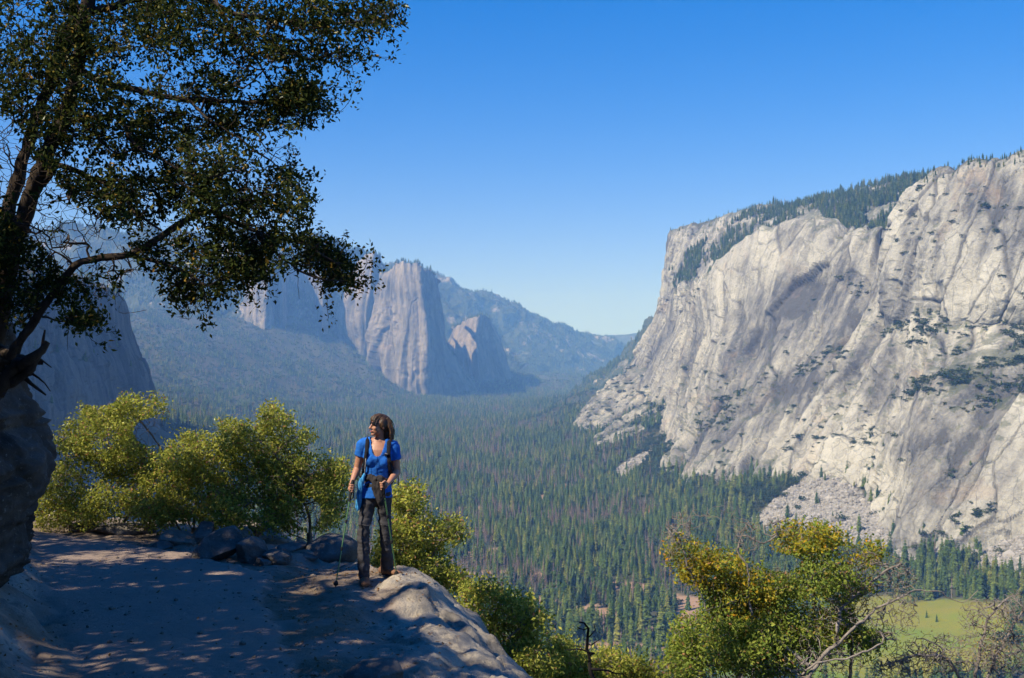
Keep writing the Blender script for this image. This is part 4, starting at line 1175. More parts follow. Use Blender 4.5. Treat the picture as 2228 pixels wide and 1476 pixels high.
class Plant:
    """branching skeleton: limbs drawn by hand, then twigs grown out to target points."""
    def __init__(self, seed, step=.10, wob=.006):
        self.g = np.random.default_rng(seed); self.step = step; self.wob = wob
        self.P = np.zeros((60000, 3)); self.par = np.full(60000, -1); self.dir = np.zeros((60000, 3)); self.rmin = np.zeros(60000); self.n = 0
    def add(self, p, par, r=0.0):
        i = self.n; self.P[i] = p; self.par[i] = par; self.rmin[i] = r
        d = p - self.P[par] if par >= 0 else np.array([0, 0, 1.0]); self.dir[i] = d / (np.linalg.norm(d) + 1e-9)
        self.n += 1
        return i
    def limb(self, pts, r0=0.0, r1=0.0, free=False):
        q = smooth_line(pts, self.step, self.wob, self.g)
        if self.n and not free:
            par = int(np.argmin(((self.P[:self.n] - q[0]) ** 2).sum(1)))
        else: par = -1
        for k, p in enumerate(q):
            par = self.add(p, par, r0 + (r1 - r0) * k / (len(q) - 1))
    def reach(self, T, bend=.35, jit=.16, lim=None):
        P = self.P
        d0 = np.array([((P[:self.n] - t) ** 2).sum(1).min() for t in T])
        for t in T[np.argsort(d0)]:
            dd = ((P[:self.n] - t) ** 2).sum(1); j = int(np.argmin(dd)); L = math.sqrt(dd[j])
            if L < 1e-4 or (lim and L > lim): continue
            c = P[j] + self.dir[j] * L * bend + self.g.normal(0, jit * .35, 3) * L
            m = max(1, int(round(L / self.step))); par = j
            for k in range(1, m + 1):
                s = k / m
                p = (1 - s) ** 2 * P[j] + 2 * s * (1 - s) * c + s * s * t
                if k < m: p = p + self.g.normal(0, jit * .18 * self.step, 3)
                par = self.add(p, par)
    def radii(self, tip, expo=2.5):
        n = self.n; acc = np.zeros(n); r = np.zeros(n)
        for i in range(n - 1, -1, -1):
            r[i] = max(tip, acc[i] ** (1 / expo) if acc[i] > 0 else tip)
            if self.par[i] >= 0: acc[self.par[i]] += r[i] ** expo
        self.r = np.maximum(r, self.rmin[:n]); return self.r
    def tubes(self, split):
        """two vertex/face sets: chains thicker than split at their root, and the rest."""
        n, P, r = self.n, self.P, self.r
        kids = [[] for _ in range(n)]
        for i in range(n):
            if self.par[i] >= 0: kids[self.par[i]].append(i)
        out = {True: ([], [], [0]), False: ([], [], [0])}
        stack = [(i, -1) for i in range(n) if self.par[i] < 0]
        while stack:
            i, p = stack.pop(); ch = ([p] if p >= 0 else []) + [i]
            while kids[i]:
                ks = sorted(kids[i], key=lambda q: -r[q])
                stack += [(q, i) for q in ks[1:]]
                i = ks[0]; ch.append(i)
            if len(ch) < 2: continue
            pts = P[ch]; rr = r[ch].copy()
            if p >= 0: rr[0] = min(rr[0], rr[1] * 1.25)
            big = rr.max() >= split
            sides = 9 if rr.max() > .05 else 6 if rr.max() > .015 else 4 if rr.max() > .005 else 3
            tn = np.gradient(pts, axis=0); tn /= np.linalg.norm(tn, axis=1, keepdims=True) + 1e-9
            ref = np.array([.31, .9, .3]) if abs(tn[:, 2]).mean() > .7 else np.array([.1, .2, 1.0])
            u = np.cross(tn, ref); u /= np.linalg.norm(u, axis=1, keepdims=True) + 1e-9; w = np.cross(tn, u)
            a = np.arange(sides) * 2 * math.pi / sides
            rough = 1 + (.12 * self.g.normal(size=(len(ch), sides)) if big else 0)
            ring = pts[:, None] + (np.cos(a)[None, :, None] * u[:, None] + np.sin(a)[None, :, None] * w[:, None]) * (rr[:, None] * rough)[..., None]
            V, Fc, cnt = out[big]; b = cnt[0]
            V.append(ring.reshape(-1, 3))
            idx = b + np.arange(len(ch) * sides).reshape(len(ch), sides); nx = np.roll(idx, -1, 1)
            Fc.append(np.stack([idx[:-1], nx[:-1], nx[1:], idx[1:]], -1).reshape(-1, 4)); cnt[0] += len(ch) * sides
        return [(np.concatenate(V), np.concatenate(Fc)) if V else None for V, Fc, _ in (out[True], out[False])]
    def leaf_sites(self, rmax):
        return np.where(self.r[:self.n] <= rmax)[0]

def clusters(pl, sites, frac, g, sc=.16):
    """leaf sprays: twig nodes kept in tufts, leaving gaps between them."""
    P = pl.P[sites]
    tuft = perlin(P / sc, 91) + .6 * perlin(P / (sc * 2.6), 92)
    thr = np.quantile(tuft, 1 - frac)
    return sites[tuft + g.normal(0, .05, len(P)) > thr]

def leaves(P, D, per, size, spread, g, up=.35, width=.52):
    n = len(P) * per
    c = np.repeat(P, per, 0) + g.normal(0, spread, (n, 3))
    ax = np.repeat(D, per, 0) * .5 + g.normal(0, .75, (n, 3)); ax /= np.linalg.norm(ax, axis=1, keepdims=True)
    nr = g.normal(0, .8, (n, 3)) + [0, 0, up]; sd = np.cross(ax, nr); sd /= np.linalg.norm(sd, axis=1, keepdims=True) + 1e-9; nr = np.cross(sd, ax)
    L = size * g.uniform(.6, 1.25, (n, 1))
    v = np.stack([c, c + ax * L * .45 + sd * L * width * .5 + nr * L * .10, c + ax * L, c + ax * L * .45 - sd * L * width * .5 + nr * L * .10], 1)
    return v

def pads_targets(pads, g):
    T = []
    for px_, py_, rx, ry, d, dr, n in pads:
        q = g.normal(size=(n, 3)); q /= np.linalg.norm(q, axis=1, keepdims=True); q *= g.uniform(.15, 1, (n, 1)) ** .45
        dd = d + q[:, 2] * dr
        T.append(np.stack([(px_ + q[:, 0] * rx - CX) / F * dd, dd, CZ + (CY - py_ - q[:, 1] * ry) / F * dd], 1))
    return np.concatenate(T)

# canopy windows: leaves dropped where they would shade the sunlit ground, shrubs and hiker
LIT = [[(835, 1262), (900, 1245), (1000, 1290), (1050, 1330), (1160, 1490), (1020, 1490), (960, 1425), (880, 1350), (800, 1318)],
       [(770, 1235), (860, 1235), (850, 1275), (775, 1262)], [(690, 1255), (790, 1250), (770, 1290), (690, 1300)],
       [(100, 1196), (300, 1186), (330, 1200), (130, 1206)], [(330, 1178), (440, 1190), (350, 1204)], [(460, 1238), (560, 1248), (540, 1258), (430, 1252)], [(640, 1290), (730, 1282), (740, 1302), (640, 1310)]]
LITFIG = [(765, 890), (880, 890), (885, 1075), (800, 1080), (765, 1050)]
def shades_lit(c, strict=True):
    s = np.array(TO_SUN)
    bad = np.zeros(len(c), bool)
    t = (c[:, 2] - 0.0) / s[2]; h = c - s * t[:, None]
    x, y = project(h); jx = fbm(c * 1.7, 2, 71) * 30
    for poly in LIT: bad |= in_poly(x + jx, y + jx * .3, poly) & (h[:, 1] > 4)
    k = (c[:, 1] - 10.65) / s[1]; h2 = c - s * k[:, None]
    x2, y2 = project(h2); bad |= in_poly(x2, y2, LITFIG) & (k > .3)
    k4 = (c[:, 1] - 15.0) / s[1]; h4 = c - s * k4[:, None]; x4, y4 = project(h4)
    bad |= in_poly(x4, y4, [(130, 860), (380, 830), (480, 890), (640, 860), (790, 970), (790, 1150), (560, 1150), (330, 1140), (170, 1130)]) & (k4 > .3)
    k3 = (c[:, 1] - 12.1) / s[1]; h3 = c - s * k3[:, None]; x3, y3 = project(h3)
    bad |= in_poly(x3, y3, [(830, 1040), (1030, 1100), (1200, 1260), (1430, 1120), (1980, 1120), (2300, 1250), (2300, 1650), (1000, 1650), (860, 1300)]) & (k3 > .3)
    return bad

def finish(root, pl, split, leaf_sets, bark, bark2=None, names=('trunk', 'branches', 'crown')):
    a, b = pl.tubes(split)
    inv = np.array(root.location)
    if a: obj(names[0], mesh_np(names[0], a[0] - inv, a[1]), bark, root)
    if b: tag(obj(names[1], mesh_np(names[1], b[0] - inv, b[1]), bark2 or bark, root), kind='stuff')
    for v, mat in leaf_sets:
        if len(v): tag(obj(names[2], mesh_np(names[2], v.reshape(-1, 3) - inv, np.arange(4 * len(v)).reshape(-1, 4), False), mat, root), kind='stuff')

# ------------------------------------------------------------------ the oak over the trail
OD = 6.5
OK_ = OD / 8.5
def oz(px_, py_, dd=0.0): return at(px_, py_, OD + dd * .8)
def oz2(px_, py_, dd=0.0): return at(px_, py_, 8.4 + dd)
oak = Plant(501, .052, .005)
oak.limb([oz(-60, 960, .5), oz(-30, 850, .5), oz(-10, 760, .45), oz(15, 640, .4), oz(55, 500, .35), oz(95, 400, .3), oz(150, 260, .2), oz(188, 130, .1), oz(205, 0, 0), oz(235, -200, -.1), oz(250, -420, -.2)], .065, .025)
oak.limb([oz(-10, 760, .45), oz(-5, 640, .7), oz(25, 430, .9), oz(75, 260, .9), (oz(125, 130, .8)), oz(150, 20, .8), oz(120, -150, .9), oz(100, -350, .9)], .05, .022)
oak.limb([oz(25, 775, .1), oz(39, 752, 0), oz(93, 690, -.1), oz(144, 613, -.15), oz(190, 573, -.2), oz(283, 556, -.2), oz(350, 515, -.2), oz(412, 479, -.15), oz(453, 463, -.1), oz(489, 474, -.1), oz(566, 508, -.1), oz(669, 530, 0), oz(735, 575, .1)], .030, .005)
for L, r in (([(95, 400, .3), (118, 355, .2), (180, 381, 0), (257, 412, -.2), (290, 460, -.3), (352, 502, -.3)], .03), ([(150, 260, .2), (252, 263, -.2), (299, 319, -.4), (371, 360, -.5), (430, 388, -.5), (520, 372, -.5)], .022),
             ([(180, 150, .1), (232, 178, 0), (309, 196, -.1), (412, 211, -.1), (515, 213, 0), (610, 218, .1), (660, 220, .2)], .034), ([(205, 20, 0), (330, -10, .1), (463, 3, .2), (515, 28, .2), (618, 46, .3), (721, 50, .4), (824, 42, .5)], .030),
             ([(470, 5, .2), (515, 72, .1), (556, 124, .1), (574, 160, .1), (600, 200, .1)], .016), ([(412, 211, -.1), (460, 260, -.3), (520, 300, -.3), (560, 330, -.3), (590, 350, -.3)], .010),
             ([(453, 463, -.1), (520, 440, .1), (590, 440, .2), (640, 450, .3)], .016), ([(283, 556, -.2), (360, 580, -.4), (430, 610, -.5), (450, 660, -.5)], .012), ([(515, 30, .2), (600, 100, .4), (680, 130, .5), (740, 112, .5)], .012),
             ([(55, 500, .35), (-60, 420, 0), (-200, 330, -.3), (-380, 250, -.5)], .05), ([(93, 690, -.1), (150, 700, -.3), (200, 705, -.4)], .010), ([(566, 508, -.1), (620, 570, -.2), (700, 610, -.2), (755, 612, -.1)], .009)):
    oak.limb([oz(*p) for p in L], r * .72, r * .2)
OP = [(40, 330, 150, 230, 150), (160, 150, 120, 110, 80), (60, 80, 160, 120, 120), (250, 60, 150, 90, 110), (90, 250, 150, 120, 130), (60, 430, 130, 120, 110), (50, 570, 110, 80, 80), (260, 270, 120, 80, 80), (210, 440, 120, 70, 80), (130, 530, 90, 50, 45),
      (400, 60, 120, 70, 90), (550, 40, 100, 45, 70), (690, 38, 90, 42, 65), (790, 42, 60, 36, 40), (845, 30, 22, 36, 16), (745, 112, 55, 32, 34), (560, 110, 90, 45, 60), (650, 120, 60, 32, 36),
      (640, 225, 62, 58, 120), (575, 240, 55, 45, 60), (430, 190, 100, 42, 70), (490, 280, 70, 36, 46), (350, 290, 90, 60, 62), (420, 365, 80, 42, 56), (505, 350, 55, 28, 30), (330, 420, 100, 55, 72),
      (455, 435, 85, 36, 54), (560, 425, 80, 42, 56), (640, 450, 50, 32, 34), (625, 385, 42, 24, 22), (520, 515, 110, 50, 90), (620, 545, 95, 46, 84), (700, 565, 62, 40, 58), (742, 598, 40, 26, 36),
      (450, 590, 78, 62, 90), (405, 645, 32, 46, 34), (525, 590, 60, 36, 40), (225, 610, 85, 50, 56), (180, 690, 50, 28, 24), (300, 560, 80, 34, 42), (50, 640, 90, 50, 40), (30, 690, 60, 24, 16), (-90, 200, 130, 200, 60), (-150, 450, 130, 150, 50), (200, -130, 400, 110, 120), (600, -70, 200, 60, 50), (-200, 0, 150, 200, 50)]
T = pads_targets([(p[0], p[1], p[2], p[3], OD + oak.g.uniform(-.3, .4), .5, int(p[4] * 2.3)) for p in OP], oak.g)
T = T + oak.g.normal(0, 1, T.shape) * np.where(oak.g.random((len(T), 1)) < .3, .10, .02)
oak.reach(T, .45, .3)
oak.radii(.0017, 2.45)
sites = oak.leaf_sites(.0056)
sites = clusters(oak, sites, .58, oak.g, .16)
lv = leaves(oak.P[sites], oak.dir[sites], 15, .033, .026, oak.g)
cc = lv.mean(1); ox, oy = project(cc); off = (ox < -12) | (oy < -12)
lv = lv[~shades_lit(cc)]
print('oak', oak.n, len(lv))
oroot = empty('oak_tree', oz(-30, 850, .5))
tag(oroot, 'dark spreading oak reaching over the trail from the left edge', 'tree')
finish(oroot, oak, .012, [(lv, M_oakleaf)], M_oakbark)
# bare dead twigs sticking out of the crown
tw = Plant(505, .05, .006)
tw.limb([oz(660, 225, .2), oz(700, 228, .2), oz(725, 215, .2), oz(750, 222, .2)], .004, .001)
for L in ([(700, 228), (715, 212), (722, 200)], [(722, 216), (735, 210), (742, 203)]): tw.limb([oz(*p, .2) for p in L], .002, .001)
tw.limb([oz(560, 290, -.3), oz(580, 330, -.3), oz(610, 350, -.3), oz(655, 362, -.3)], .005, .001, free=True)
for L in ([(580, 330), (600, 322), (640, 330)], [(610, 350), (625, 335), (650, 340)], [(600, 345), (585, 370), (578, 385)]): tw.limb([oz(*p, -.3) for p in L], .002, .001)
tw.radii(.001); a, b = tw.tubes(.9)
obj('twig', mesh_np('twig', b[0] - np.array(oroot.location), b[1]), M_shrubbark, oroot)
# splintered root mass on top of the outcrop
sp = Plant(507, .05, .012)
sp.limb([oz2(-60, 900, -.1), oz2(0, 840, -.2), oz2(40, 790, -.25), oz2(70, 770, -.3), oz2(104, 744, -.3)], .11, .02)
sp.limb([oz2(10, 830, -.2), oz2(60, 800, -.3), oz2(88, 765, -.3), oz2(98, 718, -.3)], .05, .006)
for L, r in (([(-20, 800), (20, 770), (60, 775), (92, 790)], .07), ([(0, 850), (50, 830), (80, 845), (100, 860)], .035), ([(40, 820), (70, 812), (96, 830), (110, 852)], .016), ([(30, 780), (44, 740), (48, 700)], .03), ([(50, 790), (90, 780), (112, 800)], .02), ([(0, 800), (-10, 760), (10, 720)], .05)):
    sp.limb([oz2(*p, -.25) for p in L], r, r * .2)
sp.radii(.004); a, b = sp.tubes(.03)
sroot = empty('tree_stump', oz2(0, 850, -.2)); tag(sroot, 'splintered dark stump and roots clinging to the top of the outcrop', 'stump')
for nm, q in (('trunk', a), ('root', b)):
    if q: obj(nm, mesh_np(nm, q[0] - np.array(sroot.location), q[1]), M_oakbark, sroot)

# unseen second oak, added left of the frame to throw shade over the trail
ok2 = Plant(511, .22, .015)
b0 = np.array([-9.2, 3.6, ledge_z(np.array([-9.2]), np.array([3.6]), False)[0] - .2])
ok2.limb([b0, b0 + [.3, .3, 1.6], b0 + [1.0, .8, 3.2], b0 + [2.0, 1.4, 4.6], b0 + [3.2, 2.2, 5.6]], .22, .08)
for L in ([(1.0, .8, 3.2), (.6, 2.2, 4.2), (1.0, 4.0, 5.0)], [(1.0, .8, 3.2), (2.4, -1.0, 4.0), (3.6, -2.4, 4.6)], [(2.0, 1.4, 4.6), (1.4, 2.6, 6.0)], [(1.0, .8, 3.2), (3.0, 1.4, 3.6), (4.6, 2.0, 3.9)], [(1.0, .8, 3.2), (2.6, 3.2, 3.6), (3.4, 5.2, 4.0)]): ok2.limb([b0 + q for q in L], .09, .03)
g = ok2.g; q = g.normal(size=(1500, 3)); q /= np.linalg.norm(q, axis=1, keepdims=True); q *= g.uniform(.2, 1, (1500, 1)) ** .4
cen = np.array([(-6.6, 4.6, 5.6), (-5.4, 6.6, 4.6), (-6.6, 2.2, 5.2), (-7.6, 6.6, 6.0), (-5.0, 3.6, 4.6), (-5.8, 0.4, 4.8), (-8.6, 9.6, 5.0), (-9.6, 11.6, 5.0), (-7.4, 8.2, 4.8), (-4.4, 2.2, 4.4), (-5.0, -1.6, 4.8), (-3.4, .4, 4.2), (-6.7, 11.6, 4.4), (-6.2, 9.6, 4.6)]); rad = np.array([(2.2, 2.2, 1.3), (1.5, 1.7, .9), (2.2, 1.8, 1.2), (1.8, 1.8, 1.2), (1.3, 1.8, .9), (2.0, 1.8, 1.1), (1.6, 1.8, 1.0), (1.7, 1.5, 1.0), (1.4, 1.5, .8), (1.2, 1.4, .8), (1.8, 1.6, 1.0), (1.3, 1.3, .8), (1.1, 1.3, .7), (1.2, 1.3, .7)])
j = g.integers(0, 14, 3100); q = g.normal(size=(3100, 3)); q /= np.linalg.norm(q, axis=1, keepdims=True); q *= g.uniform(.2, 1, (3100, 1)) ** .4; T = cen[j] + q * rad[j]
xx, yy = project(T); T = T[~((T[:, 1] > .5) & (xx > -25) & (yy > -120))]
ok2.reach(T, .4, .3); ok2.radii(.004, 2.4)
sites = ok2.leaf_sites(.011)
lv = leaves(ok2.P[sites], ok2.dir[sites], 15, .17, .16, g)
c = lv.mean(1); xx, yy = project(c)
lv = lv[~shades_lit(c) & ~((c[:, 1] > .5) & (xx > -8) & (yy > -60))]
print('oak2', ok2.n, len(lv))
r2 = empty('oak_tree', b0); tag(r2, 'unseen oak added outside the left edge to shade the trail', 'tree')
finish(r2, ok2, .02, [(lv, M_oakleaf)], M_oakbark)

# ------------------------------------------------------------------ sunlit shrubs along the rim
def shrub(seed, base, pads, d, dr, label, size=.047, per=24, mat=None, name='shrub', group=None, dead=(), spread=.05, tips=.0022, nmul=1.0, stems=4, yellow=()):
    pl = Plant(seed, .075, .008)
    b = at(*base)
    pl.limb([b + [0, 0, -.3], b, b + [.02, 0, .12]], .05, .04)
    g = pl.g
    cs = [at(p[0], p[1], d) for p in pads]
    for c in sorted(cs, key=lambda c: np.linalg.norm(c - b))[:]:
        j = int(np.argmin(((pl.P[:pl.n] - c) ** 2).sum(1))) if pl.n > 12 and g.random() < .6 else min(3, pl.n - 1)
        p0 = pl.P[j]; pl.limb([p0, p0 + (c - p0) * .5 + g.normal(0, .12, 3) * np.linalg.norm(c - p0), c], .006, .003)
    T = pads_targets([(p[0], p[1], p[2], p[3], d + g.uniform(-.4, .4) * dr, dr * .8, int(p[2] * p[3] / 24 * nmul) + 12) for p in pads], g)
    pl.reach(T, .4, .35); pl.radii(tips, 2.4)
    s = clusters(pl, pl.leaf_sites(.0062), .72, g, .22)
    sets = []
    lv = leaves(pl.P[s], pl.dir[s], per, size, spread, g)
    c = lv.mean(1); x, y = project(c)
    if len(dead):
        kill = np.zeros(len(c), bool)
        for dx, dy, rx, ry in dead: kill |= np.hypot((x - dx) / rx, (y - dy) / ry) < 1
        lv, x, y = lv[~kill], x[~kill], y[~kill]
    ym = np.zeros(len(lv), bool)
    for dx, dy, rx, ry in yellow: ym |= (np.hypot((x - dx) / rx, (y - dy) / ry) < 1) & (g.random(len(lv)) < .5)
    print('shrub', pl.n, len(s), len(lv))
    sets = [(lv[~ym], mat or M_shrub)] + ([(lv[ym], M_yellow)] if ym.any() else [])
    root = empty(name, b); tag(root, label, 'shrub', group)
    finish(root, pl, .012, sets, M_shrubbark, names=('stem', 'branches', 'foliage'))
    return root, pl
shrub(601, (250, 1165, 15.6), [(235, 960, 75, 70), (330, 885, 52, 28), (290, 1010, 85, 55), (240, 1085, 65, 42), (215, 905, 48, 34), (160, 965, 40, 50), (345, 1060, 75, 55), (140, 1060, 60, 60), (110, 1110, 50, 44), (190, 1120, 70, 30), (300, 930, 60, 40), (270, 880, 40, 24)], 15.5, .6, 'tall olive green shrub nearest the outcrop where the trail bends', dead=[(330, 940, 40, 30), (215, 868, 40, 16)])
shrub(602, (420, 1168, 15.2), [(400, 1000, 75, 42), (430, 1080, 85, 55), (370, 1120, 60, 34), (455, 1020, 56, 50), (330, 1110, 60, 40), (480, 1110, 60, 40), (420, 960, 40, 20)], 15.0, .6, 'rounded yellow-green shrub behind the large slanting trail stone')
shrub(603, (560, 1168, 14.8), [(560, 955, 66, 42), (600, 912, 34, 30), (540, 1040, 80, 55), (560, 1110, 64, 42), (648, 948, 36, 18), (500, 960, 40, 46), (610, 1000, 60, 50), (620, 1080, 56, 60), (500, 1100, 50, 50)], 14.5, .6, 'tall yellow-green shrub with a crooked upright top, left of the hiker', mat=M_shrub)
shrub(604, (670, 1180, 14.5), [(690, 1025, 62, 40), (655, 1085, 70, 52), (715, 1080, 44, 58), (600, 1140, 46, 26), (735, 1030, 28, 30), (690, 1130, 50, 30), (640, 1040, 50, 40)], 14.4, .5, 'pale sparse shrub with bare stems behind the rounded boulder', dead=[(665, 1115, 34, 34)], nmul=1.0)
shrub(605, (890, 1330, 12.9), [(880, 1085, 40, 38), (910, 1165, 66, 58), (975, 1150, 40, 20), (870, 1195, 52, 56), (935, 1235, 66, 36), (985, 1262, 36, 22), (905, 1075, 24, 22), (1000, 1165, 22, 10), (830, 1220, 26, 36)], 12.7, .5, 'bright yellow-green shrub rising behind the rock just right of the hiker')
shrub(606, (1090, 1560, 12.0), [(1050, 1290, 44, 26), (1110, 1325, 68, 42), (1095, 1395, 84, 48), (1150, 1440, 70, 40), (1030, 1330, 26, 40), (1170, 1345, 24, 16)], 11.8, .5, 'yellow-green shrub below the rounded granite rim of the ledge')
shrub(607, (1290, 1640, 13.0), [(1230, 1435, 46, 36), (1320, 1450, 60, 34), (1390, 1458, 50, 26), (1260, 1480, 90, 40), (1180, 1470, 40, 40), (1215, 1410, 30, 24), (1420, 1480, 50, 30)], 12.8, .5, 'low yellow-green shrub around the charred snag at the bottom')
S8, p8 = shrub(608, (1660, 1790, 12.2), [(1500, 1210, 58, 36), (1560, 1245, 78, 52), (1610, 1310, 90, 66), (1760, 1180, 92, 40), (1880, 1208, 42, 32), (1710, 1275, 90, 55), (1560, 1400, 105, 76), (1800, 1255, 60, 40), (1640, 1420, 110, 60), (1500, 1450, 60, 50), (1660, 1360, 80, 50), (1850, 1290, 60, 45), (1780, 1370, 80, 50), (1880, 1380, 50, 40)], 12.0, .7,
      'largest shrub right of centre with yellow and orange tops and bare grey twigs', mat=M_green2, nmul=.85, yellow=[(1490, 1215, 75, 60), (1560, 1240, 90, 45), (1740, 1165, 120, 40), (1630, 1290, 60, 60), (1880, 1200, 50, 40)], dead=[(1700, 1225, 40, 20), (1480, 1300, 30, 30), (1900, 1330, 40, 40)])
def bare_bush(seed, root, base, pads, limbs, d, dr, mat, names=('dead_limb', 'dead_twigs'), nmul=3.2, tip=.0024):
    pl = Plant(seed, .055, .012)
    b = at(*base); pl.limb([b + [0, 0, -.2], b, b + [0, 0, .1]], .03, .03)
    for L, r in limbs: pl.limb([at(*p) for p in L], r, r * .3)
    T = pads_targets([(p[0], p[1], p[2], p[3], d + pl.g.uniform(-.5, .5) * dr, dr, int(p[4] * nmul)) for p in pads], pl.g)
    pl.reach(T, .35, .75); pl.radii(tip, 2.9)
    a, c = pl.tubes(.008); inv = np.array(root.location)
    if a: obj(names[0], mesh_np(names[0], a[0] - inv, a[1]), mat, root)
    if c: tag(obj(names[1], mesh_np(names[1], c[0] - inv, c[1]), mat, root), kind='stuff')
    return pl
bare_bush(611, S8, (1680, 1700, 11.9), [(1480, 1150, 40, 40, 60), (1460, 1175, 20, 50, 30), (1625, 1165, 36, 40, 50), (1700, 1150, 40, 30, 40), (1810, 1400, 150, 80, 330), (1900, 1250, 90, 50, 190), (1950, 1340, 60, 60, 120), (1740, 1440, 150, 40, 200), (1850, 1330, 80, 60, 150), (1560, 1120, 60, 20, 10), (1960, 1260, 40, 40, 60)],
    [([(1700, 1600, 11.7), (1760, 1480, 11.6), (1820, 1400, 11.6), (1880, 1330, 11.6), (1980, 1283, 11.7), (2030, 1285, 11.7), (2090, 1308, 11.7), (2128, 1285, 11.7)], .013), ([(1820, 1400, 11.6), (1830, 1330, 11.7), (1900, 1270, 11.8), (1960, 1225, 11.8)], .009), ([(1640, 1350, 11.8), (1635, 1260, 11.8), (1615, 1190, 11.8), (1625, 1140, 11.8)], .010), ([(1540, 1330, 11.8), (1500, 1240, 11.8), (1470, 1150, 11.8)], .008), ([(1740, 1470, 11.6), (1790, 1440, 11.5), (1850, 1430, 11.5), (1920, 1400, 11.5)], .008), ([(1615, 1190, 11.8), (1590, 1200, 11.8), (1580, 1180, 11.8)], .005), ([(1625, 1170, 11.8), (1660, 1185, 11.8), (1690, 1165, 11.8)], .005)], 11.8, .5, M_greywood)
dr_ = empty('dead_bush', at(2120, 1640, 12.4)); tag(dr_, 'tangled bare grey bush in the lower right corner', 'bush')
bare_bush(613, dr_, (2120, 1640, 12.4), [(2080, 1420, 150, 45, 380), (2150, 1345, 70, 50, 220), (2205, 1320, 30, 40, 80), (2000, 1445, 110, 30, 220), (2190, 1430, 80, 50, 220), (2300, 1400, 80, 90, 160), (1940, 1455, 60, 25, 70)],
    [([(2120, 1600, 12.4), (2090, 1500, 12.3), (2060, 1430, 12.2), (1990, 1425, 12.1), (1920, 1450, 12.1)], .018), ([(2110, 1530, 12.3), (2130, 1420, 12.3), (2150, 1350, 12.3), (2195, 1300, 12.3)], .018), ([(2150, 1480, 12.4), (2190, 1400, 12.4), (2225, 1330, 12.4)], .012), ([(2060, 1430, 12.2), (2040, 1400, 12.2), (2010, 1390, 12.2)], .010)], 12.3, .45, M_greywood)
dl = Plant(614, .1); g = dl.g
T = pads_targets([(2080, 1420, 140, 45, 12.2, .4, 260), (2180, 1380, 60, 60, 12.3, .4, 160)], g)
lv = leaves(T, np.tile([0, 0, 1.0], (len(T), 1)), 2, .024, .04, g)
tag(obj('foliage', mesh_np('foliage', lv.reshape(-1, 3) - np.array(dr_.location), np.arange(4 * len(lv)).reshape(-1, 4), False), mat_leaf('dry_leaf', [(0, (.30, .20, .08)), (1, (.46, .34, .16))], .3, .05), dr_), kind='stuff')
sn = empty('dead_snag', at(1300, 1560, 10.6)); tag(sn, 'thin charred black snag standing before the valley forest', 'snag')
bare_bush(615, sn, (1300, 1560, 10.6), [(1262, 1366, 10, 8, 3)], [([(1300, 1560, 10.6), (1302, 1500, 10.6), (1296, 1440, 10.6), (1287, 1402, 10.6), (1282, 1372, 10.6), (1272, 1358, 10.6), (1260, 1354, 10.6)], .030), ([(1292, 1424, 10.6), (1262, 1413, 10.55), (1235, 1420, 10.5), (1228, 1414, 10.5)], .009), ([(1298, 1452, 10.6), (1330, 1462, 10.65), (1352, 1466, 10.7), (1368, 1476, 10.7)], .012), ([(1283, 1380, 10.6), (1296, 1366, 10.6), (1292, 1356, 10.6)], .007), ([(1288, 1404, 10.6), (1304, 1392, 10.6)], .006), ([(1262, 1413, 10.55), (1248, 1404, 10.55)], .004), ([(1330, 1462, 10.65), (1345, 1446, 10.65)], .004)], 10.6, .05, M_char, ('trunk', 'twigs'), tip=.003)
# ------------------------------------------------------------------ the hiker
PX0, PY0 = -1.317, 10.70
def lz(x, y): return float(ledge_z(np.array([float(x)]), np.array([float(y)]))[0])
PZ0 = (lz(PX0 - .12, PY0 - .16) + lz(PX0 + .12, PY0 + .10)) / 2
KS = 0.965
person = empty('person', (PX0, PY0, PZ0)); person.scale = (KS * .95, KS, KS)
tag(person, 'hiker in a bright blue shirt, dark trousers and sunglasses standing on the rock', 'person')

